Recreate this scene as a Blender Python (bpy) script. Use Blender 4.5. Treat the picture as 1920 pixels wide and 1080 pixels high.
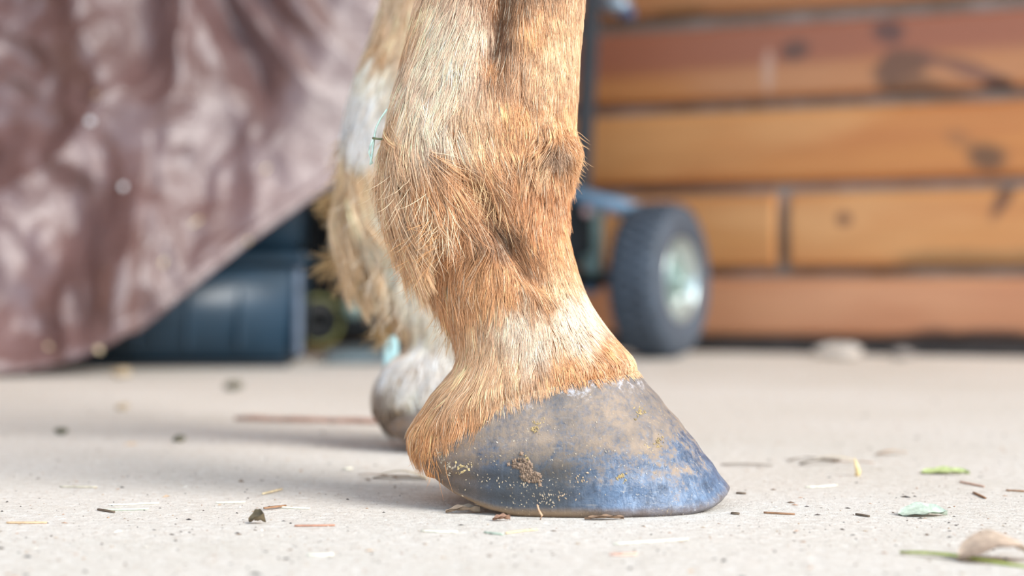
import bpy, bmesh, math, random
import numpy as np
from mathutils import Vector, Matrix, noise as mnoise

# ------------------------------------------------------------------ clear
for o in list(bpy.data.objects):
    bpy.data.objects.remove(o, do_unlink=True)
SC = bpy.context.scene
COL = SC.collection
random.seed(4)
RNG = np.random.default_rng(11)

# ------------------------------------------------------------------ camera
F = 3182.0            # focal length in pixels of the 1920 px wide frame
CAMH = 0.1168         # lens height above the concrete
cam_d = bpy.data.cameras.new('camera')
cam_d.sensor_width = 36.0
cam_d.lens = F / 1920 * 36.0
cam_d.clip_start = 0.02
cam_d.clip_end = 100
cam_d.dof.use_dof = True
cam_d.dof.focus_distance = 0.885
cam_d.dof.aperture_fstop = 4.4
cam = bpy.data.objects.new('camera', cam_d)
cam.location = (0, 0, CAMH)
cam.rotation_euler = (math.radians(90), 0, 0)
COL.objects.link(cam)
SC.camera = cam

# ------------------------------------------------------------------ world, sun, exposure
W = bpy.data.worlds.new('sky')
SC.world = W
W.use_nodes = True
bg = W.node_tree.nodes['Background']
bg.inputs[0].default_value = (0.60, 0.79, 1.0, 1)
bg.inputs[1].default_value = 1.5
sun_d = bpy.data.lights.new('sun', 'SUN')
sun_d.energy = 3.9
sun_d.angle = math.radians(32)
sun_d.color = (1.0, 0.95, 0.885)
sun = bpy.data.objects.new('sun', sun_d)
COL.objects.link(sun)
_dir = Vector((-0.68, 0.52, -0.52))
sun.rotation_euler = _dir.to_track_quat('-Z', 'Y').to_euler()
sun.location = (3, -3, 3)
VS = SC.view_settings
VS.view_transform = 'Standard'
VS.look = 'None'
VS.gamma = 1
VS.exposure = 0.42
VS.use_curve_mapping = False

# ------------------------------------------------------------------ helpers
def P(px, py, Y):
    return Vector(((px - 960) * Y / F, Y, CAMH - (py - 540) * Y / F))

def G(px, py):
    Y = CAMH * F / (py - 540.0)
    return Vector(((px - 960) * Y / F, Y, 0.0))

def tag(o, label=None, cat=None, group=None, kind=None):
    if label: o['label'] = label
    if cat: o['category'] = cat
    if group: o['group'] = group
    if kind: o['kind'] = kind
    return o

def link(o, parent=None):
    COL.objects.link(o)
    if parent: o.parent = parent
    return o

def empty(name, loc=(0, 0, 0), rz=0):
    o = bpy.data.objects.new(name, None)
    o.empty_display_size = 0.02
    o.location = loc
    o.rotation_euler = (0, 0, rz)
    return link(o)

def meshobj(name, verts, faces, mat, parent=None, smooth=True, loc=None):
    me = bpy.data.meshes.new(name)
    me.from_pydata([tuple(v) for v in verts], [], faces)
    me.update()
    if mat: me.materials.append(mat)
    if smooth: me.polygons.foreach_set('use_smooth', [True] * len(me.polygons))
    o = bpy.data.objects.new(name, me)
    if loc is not None: o.location = loc
    return link(o, parent)

def bmobj(name, bm, mat, parent=None, smooth=False):
    bmesh.ops.recalc_face_normals(bm, faces=bm.faces)
    me = bpy.data.meshes.new(name)
    bm.to_mesh(me); bm.free()
    if mat: me.materials.append(mat)
    if smooth: me.polygons.foreach_set('use_smooth', [True] * len(me.polygons))
    o = bpy.data.objects.new(name, me)
    return link(o, parent)

def box_bm(cx, cy, cz, sx, sy, sz, bev=0.0, seg=2, bm=None, rot=None):
    own = bm is None
    if own: bm = bmesh.new()
    r = bmesh.ops.create_cube(bm, size=1.0)
    vs = r['verts']
    bmesh.ops.scale(bm, vec=(sx, sy, sz), verts=vs)
    if bev:
        es = list({e for v in vs for e in v.link_edges})
        rr = bmesh.ops.bevel(bm, geom=es, offset=bev, segments=seg, affect='EDGES', profile=0.5)
        vs = list({v for f in rr['faces'] for v in f.verts} | {v for v in vs if v.is_valid})
    if rot is not None: bmesh.ops.rotate(bm, cent=(0, 0, 0), matrix=rot, verts=vs)
    bmesh.ops.translate(bm, vec=(cx, cy, cz), verts=vs)
    return bm

def tube(pts, radii, n=8, caps=True):
    pts = [Vector(p) for p in pts]
    verts, faces = [], []
    up = Vector((0.13, 0.21, 0.97)).normalized()
    for i, p in enumerate(pts):
        d = (pts[min(i + 1, len(pts) - 1)] - pts[max(i - 1, 0)]).normalized()
        a = d.cross(up)
        if a.length < 1e-4: a = d.cross(Vector((1, 0, 0)))
        a.normalize(); b = d.cross(a).normalized()
        r = radii[i] if hasattr(radii, '__len__') else radii
        for k in range(n):
            t = 2 * math.pi * k / n
            verts.append(p + a * math.cos(t) * r + b * math.sin(t) * r)
    for i in range(len(pts) - 1):
        for k in range(n):
            k2 = (k + 1) % n
            faces.append((i * n + k, i * n + k2, (i + 1) * n + k2, (i + 1) * n + k))
    if caps:
        faces.append(tuple(range(n - 1, -1, -1)))
        m = (len(pts) - 1) * n
        faces.append(tuple(range(m, m + n)))
    return verts, faces

def lathe(profile, n=40, closed=False):
    """profile of (radius, axial) about local X axis"""
    verts, faces = [], []
    for (r, a) in profile:
        for k in range(n):
            t = 2 * math.pi * k / n
            verts.append((a, r * math.cos(t), r * math.sin(t)))
    m = len(profile)
    for i in range(m - (0 if closed else 1)):
        j = (i + 1) % m
        for k in range(n):
            k2 = (k + 1) % n
            faces.append((i * n + k, i * n + k2, j * n + k2, j * n + k))
    return verts, faces

# ---- materials
class NT:
    def __init__(s, name):
        s.m = bpy.data.materials.new(name); s.m.use_nodes = True
        s.t = s.m.node_tree; s.N = s.t.nodes; s.L = s.t.links
        s.b = s.N['Principled BSDF']; s.out = s.N['Material Output']
    def n(s, typ, **kw):
        nd = s.N.new(typ)
        for k, v in kw.items(): setattr(nd, k, v)
        return nd
    def set(s, sock, v):
        if hasattr(v, 'is_output') or isinstance(v, bpy.types.NodeSocket): s.L.new(v, sock)
        else: sock.default_value = v
    def coord(s, which='Object', scale=(1, 1, 1), loc=(0, 0, 0), rot=(0, 0, 0)):
        c = s.n('ShaderNodeTexCoord'); mp = s.n('ShaderNodeMapping')
        s.L.new(c.outputs[which], mp.inputs[0])
        mp.inputs['Scale'].default_value = scale; mp.inputs['Location'].default_value = loc
        mp.inputs['Rotation'].default_value = rot
        return mp.outputs[0]
    def noise(s, vec, scale, detail=4, rough=0.55, dist=0.0):
        nd = s.n('ShaderNodeTexNoise'); s.L.new(vec, nd.inputs['Vector'])
        nd.inputs['Scale'].default_value = scale; nd.inputs['Detail'].default_value = detail
        nd.inputs['Roughness'].default_value = rough; nd.inputs['Distortion'].default_value = dist
        return nd.outputs[0]
    def voro(s, vec, scale, feature='F1'):
        nd = s.n('ShaderNodeTexVoronoi', feature=feature); s.L.new(vec, nd.inputs['Vector'])
        nd.inputs['Scale'].default_value = scale
        return nd
    def ramp(s, v, stops, interp='LINEAR'):
        nd = s.n('ShaderNodeValToRGB'); s.L.new(v, nd.inputs[0])
        cr = nd.color_ramp; cr.interpolation = interp
        while len(cr.elements) < len(stops): cr.elements.new(0.5)
        for e, (p, c) in zip(cr.elements, stops):
            e.position = p; e.color = (*c, 1) if hasattr(c, '__len__') else (c, c, c, 1)
        return nd.outputs[0]
    def mix(s, f, a, b, blend='MIX'):
        nd = s.n('ShaderNodeMix', data_type='RGBA', blend_type=blend)
        s.set(nd.inputs[0], f)
        for sk, v in ((nd.inputs[6], a), (nd.inputs[7], b)):
            if isinstance(v, (tuple, list)): sk.default_value = (*v[:3], 1)
            else: s.set(sk, v)
        return nd.outputs[2]
    def math(s, op, a, b=0.0, clamp=False):
        nd = s.n('ShaderNodeMath', operation=op, use_clamp=clamp)
        s.set(nd.inputs[0], a); s.set(nd.inputs[1], b)
        return nd.outputs[0]
    def maprange(s, v, a, b, c=0.0, d=1.0, smooth=True):
        nd = s.n('ShaderNodeMapRange', interpolation_type='SMOOTHSTEP' if smooth else 'LINEAR')
        s.set(nd.inputs[0], v)
        for i, x in enumerate((a, b, c, d)): nd.inputs[i + 1].default_value = x
        return nd.outputs[0]
    def attr(s, name):
        nd = s.n('ShaderNodeAttribute', attribute_name=name)
        return nd
    def bump(s, h, strength=0.3, dist=0.002):
        nd = s.n('ShaderNodeBump'); s.L.new(h, nd.inputs['Height'])
        nd.inputs['Strength'].default_value = strength; nd.inputs['Distance'].default_value = dist
        s.L.new(nd.outputs[0], s.b.inputs['Normal'])
    def fin(s, color=None, rough=0.6, spec=0.5, metal=0.0):
        if color is not None:
            if isinstance(color, (tuple, list)): s.b.inputs['Base Color'].default_value = (*color[:3], 1)
            else: s.set(s.b.inputs['Base Color'], color)
        s.set(s.b.inputs['Roughness'], rough)
        s.b.inputs['Specular IOR Level'].default_value = spec
        s.b.inputs['Metallic'].default_value = metal
        return s.m

def lin(r, g, b):
    f = lambda c: (c / 255 / 12.92) if c / 255 <= 0.04045 else ((c / 255 + 0.055) / 1.055) ** 2.4
    return (f(r), f(g), f(b))

def simple(name, col, rough=0.6, var=0.25, scale=60, spec=0.5, metal=0.0, bump=0.15, stretch=(1, 1, 1)):
    t = NT(name)
    v = t.coord('Object', stretch)
    n1 = t.noise(v, scale, 5)
    c = t.mix(t.maprange(n1, 0.3, 0.7), tuple(x * (1 - var) for x in col), tuple(min(1, x * (1 + var)) for x in col))
    if bump: t.bump(n1, bump, 0.001)
    return t.fin(c, rough, spec, metal)

# ------------------------------------------------------------------ setting: concrete floor
def concrete():
    t = NT('concrete')
    v = t.coord('Object')
    big = t.noise(v, 3.0, 4)
    mid = t.noise(v, 28.0, 6, 0.65)
    mott = t.noise(v, 150.0, 4, 0.7)
    fine = t.noise(v, 560.0, 3, 0.7)
    grain = t.noise(v, 1300.0, 2, 0.6)
    c = t.ramp(big, [(0.30, lin(200, 193, 181)), (0.70, lin(219, 214, 207))])
    c = t.mix(t.maprange(mid, 0.35, 0.72), c, lin(212, 205, 195))
    c = t.mix(t.math('MULTIPLY', t.maprange(mott, 0.45, 0.70), 0.45), c, lin(182, 170, 158))
    c = t.mix(t.math('MULTIPLY', t.maprange(mott, 0.48, 0.28), 0.5), c, lin(238, 235, 230))
    c = t.mix(t.math('MULTIPLY', t.maprange(fine, 0.54, 0.70), 0.55), c, lin(150, 138, 128))
    c = t.mix(t.math('MULTIPLY', t.maprange(grain, 0.58, 0.72), 0.45), c, lin(112, 104, 100))
    sp = t.voro(v, 190.0)
    c = t.mix(t.math('MULTIPLY', t.maprange(sp.outputs['Distance'], 0.13, 0.06), 0.7), c, lin(92, 82, 76))
    h = t.math('ADD', t.math('MULTIPLY', mott, 1.2), t.math('ADD', t.math('MULTIPLY', fine, 0.5), t.math('MULTIPLY', grain, 0.25)))
    t.bump(h, 0.7, 0.0014)
    return t.fin(c, 0.85, 0.25)
M_conc = concrete()
fv = [(-5, -6, 0), (6, -6, 0), (6, 6, 0), (-5, 6, 0)]
tag(meshobj('floor', [(x, y, z) for x, y, z in fv] + [(x, y, -0.1) for x, y, z in fv],
            [(0, 1, 2, 3), (7, 6, 5, 4), (0, 4, 5, 1), (1, 5, 6, 2), (2, 6, 7, 3), (3, 7, 4, 0)], M_conc, smooth=False),
    'pale gritty concrete floor scattered with bits of straw', None, kind='structure')

# ------------------------------------------------------------------ setting: plank wall
WO = Vector((0.3767, 3.097, 0)); WA = -math.atan(0.4465)
wall_m = Matrix.Translation(WO) @ Matrix.Rotation(WA, 4, 'Z')       # local x along wall, local -y towards camera

def wall_sz(px, py):
    r = (px - 960) / F
    c, s_ = math.cos(WA), -math.sin(WA)
    s = (3.097 * r - 0.3767) / (c + s_ * r)
    Y = 3.097 - s_ * s
    return s, CAMH - (py - 540) * Y / F

def wood(name, base, alt, low, knots=(), stains=(), seed=0, split=None):
    t = NT(name)
    ds = lambda c: tuple(0.90 * a + 0.10 * b for a, b in zip(c, lin(205, 170, 145)))
    base, alt, low = ds(base), ds(alt), ds(low)
    v = t.coord('Object', (1.2, 1, 18), (seed * 3.1, 0, seed * 1.7))
    w = t.noise(v, 1.6, 5, 0.55, 0.6)
    v2 = t.coord('Object', (3.0, 1, 90), (seed * 1.3, 0, seed))
    g = t.noise(v2, 2.0, 4, 0.6, 0.3)
    vb = t.coord('Object', (0.8, 1, 3.0), (seed * 5.3, 0, seed * 2.1))
    bl = t.noise(vb, 2.2, 3)
    c = t.mix(t.maprange(w, 0.36, 0.64), base, alt)
    c = t.mix(t.maprange(bl, 0.45, 0.65), c, low)
    c = t.mix(t.math('MULTIPLY', t.maprange(g, 0.5, 0.72), 0.30), c, tuple(x * 0.55 for x in base))
    if split:      # heartwood streak: colour changes across the board
        z0, z1, colr = split
        co = t.n('ShaderNodeTexCoord'); se = t.n('ShaderNodeSeparateXYZ'); t.L.new(co.outputs['Object'], se.inputs[0])
        zz = t.math('ADD', t.math('ADD', se.outputs[2], t.math('MULTIPLY', t.math('SUBTRACT', w, 0.5), 0.05)), t.math('MULTIPLY', se.outputs[0], -0.012))
        c = t.mix(t.maprange(zz, z0, z1), c, colr)
    co = t.n('ShaderNodeTexCoord')
    wob = t.noise(co.outputs['Object'], 14, 3)
    for (kx, kz, rx, rz, ang, colr, amt) in list(knots) + list(stains):
        mp = t.n('ShaderNodeMapping'); t.L.new(co.outputs['Object'], mp.inputs[0])
        mp.vector_type = 'TEXTURE'
        mp.inputs['Location'].default_value = (kx, 0, kz)
        mp.inputs['Rotation'].default_value = (0, ang, 0)
        mp.inputs['Scale'].default_value = (rx, 10, rz)
        ln = t.n('ShaderNodeVectorMath', operation='LENGTH'); t.L.new(mp.outputs[0], ln.inputs[0])
        d = t.math('ADD', ln.outputs['Value'], t.math('MULTIPLY', t.math('SUBTRACT', wob, 0.5), 1.4))
        f = t.math('MULTIPLY', t.maprange(d, 1.25, 0.55), amt)
        c = t.mix(f, c, colr)
    t.bump(g, 0.15, 0.002)
    return t.fin(c, 0.5, 0.4)

def plank(name, s0, s1, z0, z1, mat, parent, proud=0.024, wav=0.0):
    prof = [(z0, 0.002), (z0 + 0.003, -proud * 0.55), (z0 + 0.012, -proud), ((z0 + z1) / 2, -proud - 0.002),
            (z1 - 0.012, -proud), (z1 - 0.003, -proud * 0.55), (z1, 0.002)]
    verts, faces = [], []
    xs = [s0, s0 + 0.006, s1 - 0.006, s1]
    for i, x in enumerate(xs):
        k = 0.62 if i in (0, 3) else 1.0
        for (z, y) in prof: verts.append((x, y * k if y < 0 else y, z))
    n = len(prof)
    for i in range(3):
        for j in range(n - 1):
            faces.append((i * n + j, (i + 1) * n + j, (i + 1) * n + j + 1, i * n + j + 1))
    faces.append(tuple(range(n))); faces.append(tuple(range(4 * n - 1, 3 * n - 1, -1)))
    return meshobj(name, verts, faces, mat, parent, smooth=False)

M_chink = NT('chinking')
_v = M_chink.coord('Object', (1, 1, 1)); _n = M_chink.noise(_v, 9, 5); _n2 = M_chink.noise(_v, 70, 4)
_c = M_chink.ramp(_n, [(0.35, lin(112, 98, 82)), (0.65, lin(170, 158, 148))])
M_chink.bump(_n2, 0.5, 0.004)
M_chink = M_chink.fin(_c, 0.85, 0.2)
bmw = box_bm(0, 0.031, 1.35, 6.0, 0.06, 2.7)
wall = bmobj('wall_back', bmw, M_chink)
wall.matrix_world = wall_m
tag(wall, 'wall of horizontal honey-brown timber boards with grey chinking', None, kind='structure')

dk = lin(70, 56, 50); dk2 = lin(82, 62, 52); gr = lin(110, 95, 80)
def kn(px, py, rpx, rpy, ang=0.0, col=dk, amt=0.85):
    s, z = wall_sz(px, py)
    return (s, z, rpx * 0.00098, rpy * 0.00092, ang, col, amt)
rows = [(0.029, 0.137), (0.151, 0.288), (0.303, 0.438), (0.454, 0.592), (0.612, 0.750)]
M_r5 = wood('timber_row_a', lin(188, 128, 90), lin(198, 140, 100), lin(182, 120, 82), seed=1,
            stains=[kn(1830, 644, 130, 28, 0, lin(66, 52, 48), .9), kn(1640, 646, 160, 14, 0, lin(66, 52, 48), .8), kn(1400, 644, 110, 14, 0, lin(60, 48, 44), .8)])
M_r4 = wood('timber_row_b', lin(202, 140, 78), lin(192, 126, 66), lin(208, 150, 92), seed=2,
            knots=[kn(1590, 412, 16, 14, 0, lin(95, 62, 50)), kn(1885, 372, 14, 48, 0.55, lin(92, 64, 52))],
            stains=[kn(1830, 492, 170, 24, 0, lin(140, 105, 66), .75)])
M_r3 = wood('timber_row_c', lin(198, 128, 62), lin(184, 112, 52), lin(206, 144, 84), seed=3,
            knots=[kn(1856, 292, 34, 28, 0, lin(95, 72, 56)), kn(1800, 262, 30, 16, 0.5, lin(150, 104, 70), .6)])
s_a, z_a = wall_sz(1400, 145); _, z_b = wall_sz(1400, 120)
M_r2 = wood('timber_row_d', lin(190, 124, 66), lin(178, 112, 62), lin(186, 126, 82), seed=4,
            split=(z_a, z_b + .01, lin(156, 98, 74)),
            knots=[kn(1500, 98, 26, 20, 0, lin(92, 70, 62)), kn(1672, 62, 30, 22, 0.3, lin(88, 66, 62)), kn(1690, 128, 48, 32, -0.3, lin(98, 72, 60)),
                   kn(1810, 130, 70, 16, 0.35, lin(105, 74, 70), .7), kn(1880, 160, 26, 16, 0, lin(60, 44, 42)), kn(1720, 165, 70, 14, 0, lin(96, 72, 56), .7)],
            stains=[kn(1448, 140, 9, 44, 0, lin(196, 160, 140), .8)])
M_r1 = wood('timber_row_e', lin(178, 118, 66), lin(160, 104, 60), lin(184, 122, 76), seed=5,
            stains=[kn(1280, 30, 60, 22, 0, lin(130, 92, 56), .7)])
M_rx = wood('timber_row_f', lin(188, 124, 68), lin(176, 112, 60), lin(196, 134, 80), seed=6)
sj, _ = wall_sz(1472, 430)
plank('plank', -2.99, 2.2, *rows[0], M_r5, wall)
plank('plank', -2.99, sj - 0.011, *rows[1], M_r4, wall)
plank('plank', sj + 0.011, 2.2, *rows[1], M_r4, wall)
plank('plank', -2.99, 2.2, *rows[2], M_r3, wall)
plank('plank', -2.99, 2.2, *rows[3], M_r2, wall)
plank('plank', -2.99, 2.2, *rows[4], M_r1, wall)
zt = 0.766
while zt < 2.6:
    plank('plank', -2.99, 0.9, zt, zt + 0.138, M_rx, wall)
    plank('plank', 0.92, 2.2, zt, zt + 0.138, M_rx, wall)
    zt += 0.153
M_foot_strip = simple('black_foot_strip', lin(52, 46, 44), 0.8, 0.5, 25)  # near-black strip along the foot of the wall
bmb = box_bm(-0.39, -0.009, 0.0135, 5.19, 0.018, 0.027, 0.003)
bo = bmobj('foot_strip_back', bmb, M_foot_strip); bo.matrix_world = wall_m
tag(bo, 'black strip along the foot of the timber wall', None, kind='structure')

# roof over the aisle: open towards the yard on the camera's side and to the right
M_roof = simple('roof_boards', lin(150, 120, 90), 0.8, 0.2, 6, stretch=(1, 12, 1))
tag(bmobj('ceiling', box_bm(-0.6, 2.6, 2.75, 7.0, 4.4, 0.08), M_roof), 'boarded roof over the aisle', None, kind='structure')
tag(bmobj('wall_left', box_bm(-2.35, 2.45, 1.35, 0.08, 3.9, 2.7), M_rx), 'timber side wall beyond the tarpaulin', None, kind='structure')

# ------------------------------------------------------------------ horse legs
YC = 0.918
def loc_pts(pts, yc=YC, dx=0.0):
    return [((px - 960) * yc / F - dx, CAMH - (py - 540) * yc / F) for px, py in pts]

near_left = [(800, -160), (790, -60), (777, 0), (762, 60), (748, 120), (728, 200), (719, 280), (722, 340), (738, 400), (768, 450), (797, 500),
             (821, 550), (841, 600), (853, 640), (857, 668), (848, 690), (827, 720), (803, 750), (783, 780), (766, 820), (761, 848), (790, 880)]
near_right = [(1104, -160), (1101, -60), (1099, 0), (1095, 60), (1089, 120), (1085, 200), (1082, 270), (1074, 315), (1064, 350), (1063, 400), (1069, 450),
              (1082, 500), (1099, 550), (1128, 600), (1162, 640), (1186, 668), (1196, 690), (1198, 720), (1198, 900)]

def smooth(a, k):
    ker = np.exp(-0.5 * (np.arange(-3 * k, 3 * k + 1) / k) ** 2); ker /= ker.sum()
    return np.convolve(np.pad(a, 3 * k, mode='edge'), ker, 'valid')

class Leg:
    NZ, NP = 230, 128
    def __init__(s, left, right, dx, yc, inset_back=0.004, corz=None):
        s.dx, s.yc = dx, yc
        s.corz = COR_Z if corz is None else corz
        s.z = np.linspace(0.016, 0.60, s.NZ)
        L = np.array(sorted([(z, x) for x, z in left])); R = np.array(sorted([(z, x) for x, z in right]))
        xl = smooth(np.interp(s.z, L[:, 0], L[:, 1]), 2); xr = smooth(np.interp(s.z, R[:, 0], R[:, 1]), 2)
        zi = [0.0, 0.03, 0.06, 0.075, 0.10, 0.14, 0.19, 0.24, 0.30, 0.45, 0.60]
        ins = np.interp(s.z, zi, [.003, .003, .002, .003, .003, .004, inset_back, .004, .003, .003, .003])
        xl = xl + ins; xr = xr - 0.0015
        widen = np.interp(s.z, [0, .4, .6], [0, 0, .02])
        xl -= widen * .4; xr += widen * .6
        s.cx = (xl + xr) / 2; s.rx = (xr - xl) / 2
        s.ry = smooth(np.interp(s.z, [0.0, 0.03, 0.055, 0.072, 0.085, 0.10, 0.12, 0.15, 0.185, 0.22, 0.27, 0.35, 0.5, 0.6],
                                [.041, .0445, .0465, .0445, .0395, .0355, .0335, .0355, .039, .036, .031, .029, .030, .042]), 2)
        ph = np.linspace(0, 2 * np.pi, s.NP, endpoint=False); s.ph = ph
        C, S = np.cos(ph)[None], np.sin(ph)[None]
        p = 2.25
        ry = s.ry[:, None] * (1 + 0.10 * C)
        R = (np.abs(C / s.rx[:, None]) ** p + np.abs(S / ry) ** p) ** (-1 / p)
        X = s.cx[:, None] + R * C; Z = s.z[:, None] + 0 * R
        side = np.abs(S) ** 0.7
        def line(pts, depth, w, fade):
            q = np.array(sorted([(z, x) for x, z in loc_pts(pts)]))
            xg = np.interp(Z, q[:, 0], q[:, 1])
            amp = np.clip((Z - q[0, 0]) / fade, 0, 1) * np.clip((q[-1, 0] - Z) / fade, 0, 1)
            amp = amp * amp * (3 - 2 * amp)
            return depth * amp * np.exp(-((X - xg) / w) ** 2) * side
        D = line([(955, -900), (950, -60), (938, 70), (915, 175)], -.009, .0065, .018)
        D += line([(870, -900), (872, -60), (862, 90), (845, 190)], .0025, .011, .018)
        D += line([(868, 300), (900, 360), (935, 430), (975, 490), (1020, 560)], -.008, .0085, .014)
        D += line([(800, 380), (850, 430), (880, 500), (890, 580)], .002, .012, .012)
        bx, bz = loc_pts([(1045, 295)])[0]
        D += .004 * np.exp(-((X - bx) / .010) ** 2 - ((Z - bz) / .010) ** 2) * (0.4 + side)
        bx, bz = loc_pts([(800, 300)])[0]
        D += .002 * np.exp(-((X - bx) / .02) ** 2 - ((Z - bz) / .03) ** 2) * side
        # soft swelling over the coronet
        cz = np.interp(X, COR_X, s.corz)
        D += .0018 * np.exp(-((Z - cz - .006) / .006) ** 2)
        s.R = R + D
    def rad(s, z, phi):
        fz = np.clip((z - s.z[0]) / (s.z[1] - s.z[0]), 0, s.NZ - 1.001); i = fz.astype(int); a = fz - i
        fp = (phi % (2 * np.pi)) / (2 * np.pi) * s.NP; j = fp.astype(int) % s.NP; b = fp - np.floor(fp); j2 = (j + 1) % s.NP
        return (s.R[i, j] * (1 - a) * (1 - b) + s.R[i + 1, j] * a * (1 - b) + s.R[i, j2] * (1 - a) * b + s.R[i + 1, j2] * a * b)
    def ctr(s, z): return np.interp(z, s.z, s.cx)
    def surf(s, z, phi):
        r = s.rad(z, phi)
        return np.stack([s.ctr(z) + r * np.cos(phi), r * np.sin(phi), z], -1)
    def normal(s, z, phi):
        e = 0.0025
        du = s.surf(z, phi + 0.05) - s.surf(z, phi - 0.05)
        dv = s.surf(z + e, phi) - s.surf(z - e, phi)
        n = np.cross(du, dv); return n / np.linalg.norm(n, axis=-1, keepdims=True)
    def mesh(s, name, mat, parent):
        Z, PH = np.meshgrid(s.z, s.ph, indexing='ij')
        v = s.surf(Z.ravel(), PH.ravel())
        faces = []
        n = s.NP
        for i in range(s.NZ - 1):
            for k in range(n):
                k2 = (k + 1) % n
                faces.append((i * n + k, i * n + k2, (i + 1) * n + k2, (i + 1) * n + k))
        faces.append(tuple(range(n - 1, -1, -1))); faces.append(tuple(range((s.NZ - 1) * n, s.NZ * n)))
        return meshobj(name, v, faces, mat, parent)

# coronet line: height of the hair edge over the hoof as a function of x
COR_X = np.array([-.070, -.056, -.046, -.036, -.0165, .012, .040, .069, .09])
COR_Z = np.array([.0325, .0330, .0350, .0405, .0540, .0640, .0695, .0722, .073])

COR_ZF = np.array([.0215, .0215, .0220, .0255, .040, .056, .066, .0722, .073])

# control points of the coat: px, py, flow dx, flow dy, length mm, lift
FLOW = [(790, 20, -.45, 1, 20, .22), (860, 40, -.35, 1, 18, .2), (940, 60, 0, 1, 13, .12), (1040, 60, 0, 1, 12, .1), (1090, 60, -.02, 1, 10, .1),
        (750, 150, -.22, 1, 22, .22), (830, 160, -.3, 1, 20, .2), (930, 180, 0, 1, 14, .12), (1040, 200, -.05, 1, 11, .1), (1080, 200, 0, 1, 10, .1),
        (725, 260, -.05, 1, 28, .28), (800, 280, .15, 1, 25, .25), (880, 300, .4, 1, 21, .22), (960, 260, .1, 1, 13, .12), (1025, 285, -.5, .6, 9, .8),
        (1060, 290, .5, .7, 9, .9), (1045, 315, 0, 1, 11, .8),
        (730, 350, .1, 1, 30, .33), (800, 370, .25, 1, 27, .3), (870, 380, .45, 1, 22, .25), (940, 400, .45, 1, 17, .15), (1010, 380, -.2, 1, 13, .15),
        (1060, 370, .05, 1, 13, .3), (1060, 430, .05, 1, 11, .15), (765, 440, -.3, 1, 26, .36), (840, 450, -.8, .7, 21, .28), (900, 460, -.5, 1, 17, .16),
        (960, 470, .35, 1, 16, .12), (1030, 470, .15, 1, 12, .1), (820, 520, -.35, 1, 20, .25), (900, 540, -.15, 1, 15, .14), (980, 540, .3, 1, 15, .1),
        (1060, 540, .25, 1, 10, .08), (850, 600, -.1, 1, 17, .22), (940, 620, 0, 1, 12, .12), (1040, 600, .25, 1, 10, .08), (1120, 640, .6, 1, 8, .08),
        (860, 680, -.5, 1, 16, .22), (960, 690, .05, 1, 13, .15), (1080, 690, .15, 1, 9, .1), (1180, 690, .3, 1, 6, .08), (800, 770, -.45, 1, 20, .2),
        (880, 760, -.1, 1, 19, .2), (770, 830, .12, 1, 19, .16), (830, 820, .3, 1, 17, .16)]
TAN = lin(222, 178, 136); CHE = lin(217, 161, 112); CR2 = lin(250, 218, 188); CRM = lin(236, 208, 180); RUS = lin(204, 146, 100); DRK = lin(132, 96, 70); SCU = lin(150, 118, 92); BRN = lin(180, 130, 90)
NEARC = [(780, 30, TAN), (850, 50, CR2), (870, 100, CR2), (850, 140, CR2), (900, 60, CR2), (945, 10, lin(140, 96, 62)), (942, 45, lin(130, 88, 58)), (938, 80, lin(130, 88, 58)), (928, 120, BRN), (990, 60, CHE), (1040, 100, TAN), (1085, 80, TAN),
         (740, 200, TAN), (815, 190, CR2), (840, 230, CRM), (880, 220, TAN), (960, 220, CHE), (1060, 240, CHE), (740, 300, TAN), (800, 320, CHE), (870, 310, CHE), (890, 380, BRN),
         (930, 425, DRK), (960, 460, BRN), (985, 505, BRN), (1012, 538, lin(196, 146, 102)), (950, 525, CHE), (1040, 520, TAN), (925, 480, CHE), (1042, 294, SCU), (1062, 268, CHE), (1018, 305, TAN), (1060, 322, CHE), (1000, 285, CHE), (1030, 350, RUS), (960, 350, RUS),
         (1050, 450, CHE), (1000, 420, RUS), (860, 450, RUS), (780, 440, TAN), (740, 380, TAN), (820, 540, CHE), (900, 540, CHE), (970, 580, CRM), (1060, 570, CRM),
         (900, 640, TAN), (1000, 630, CRM), (1080, 620, CRM), (1130, 650, RUS), (1050, 668, CHE), (940, 680, TAN), (870, 700, TAN), (800, 780, CHE), (780, 850, RUS),
         (880, 770, CHE), (1100, 705, CHE), (1180, 690, TAN)]
FCRM = lin(242, 230, 210); FGLD = lin(224, 188, 146); FBRN = lin(200, 158, 114); FGRY = lin(142, 122, 106); FWHT = lin(242, 236, 230)
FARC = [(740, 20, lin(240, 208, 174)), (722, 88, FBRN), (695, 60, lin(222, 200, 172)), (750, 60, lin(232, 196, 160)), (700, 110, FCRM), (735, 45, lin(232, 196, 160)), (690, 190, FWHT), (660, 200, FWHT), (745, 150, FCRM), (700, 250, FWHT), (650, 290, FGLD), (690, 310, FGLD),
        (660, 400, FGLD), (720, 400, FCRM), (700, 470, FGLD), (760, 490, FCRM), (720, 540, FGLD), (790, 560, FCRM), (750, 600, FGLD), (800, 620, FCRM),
        (755, 632, FBRN), (800, 660, FWHT), (760, 680, FWHT), (705, 712, lin(150, 130, 114)), (698, 745, lin(112, 92, 76)), (725, 748, lin(126, 106, 90)), (735, 770, lin(112, 92, 76)), (715, 800, lin(120, 98, 80)), (760, 780, lin(120, 98, 80)), (775, 725, FCRM), (790, 770, FGRY), (820, 700, FWHT), (850, 600, FCRM)]

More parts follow.
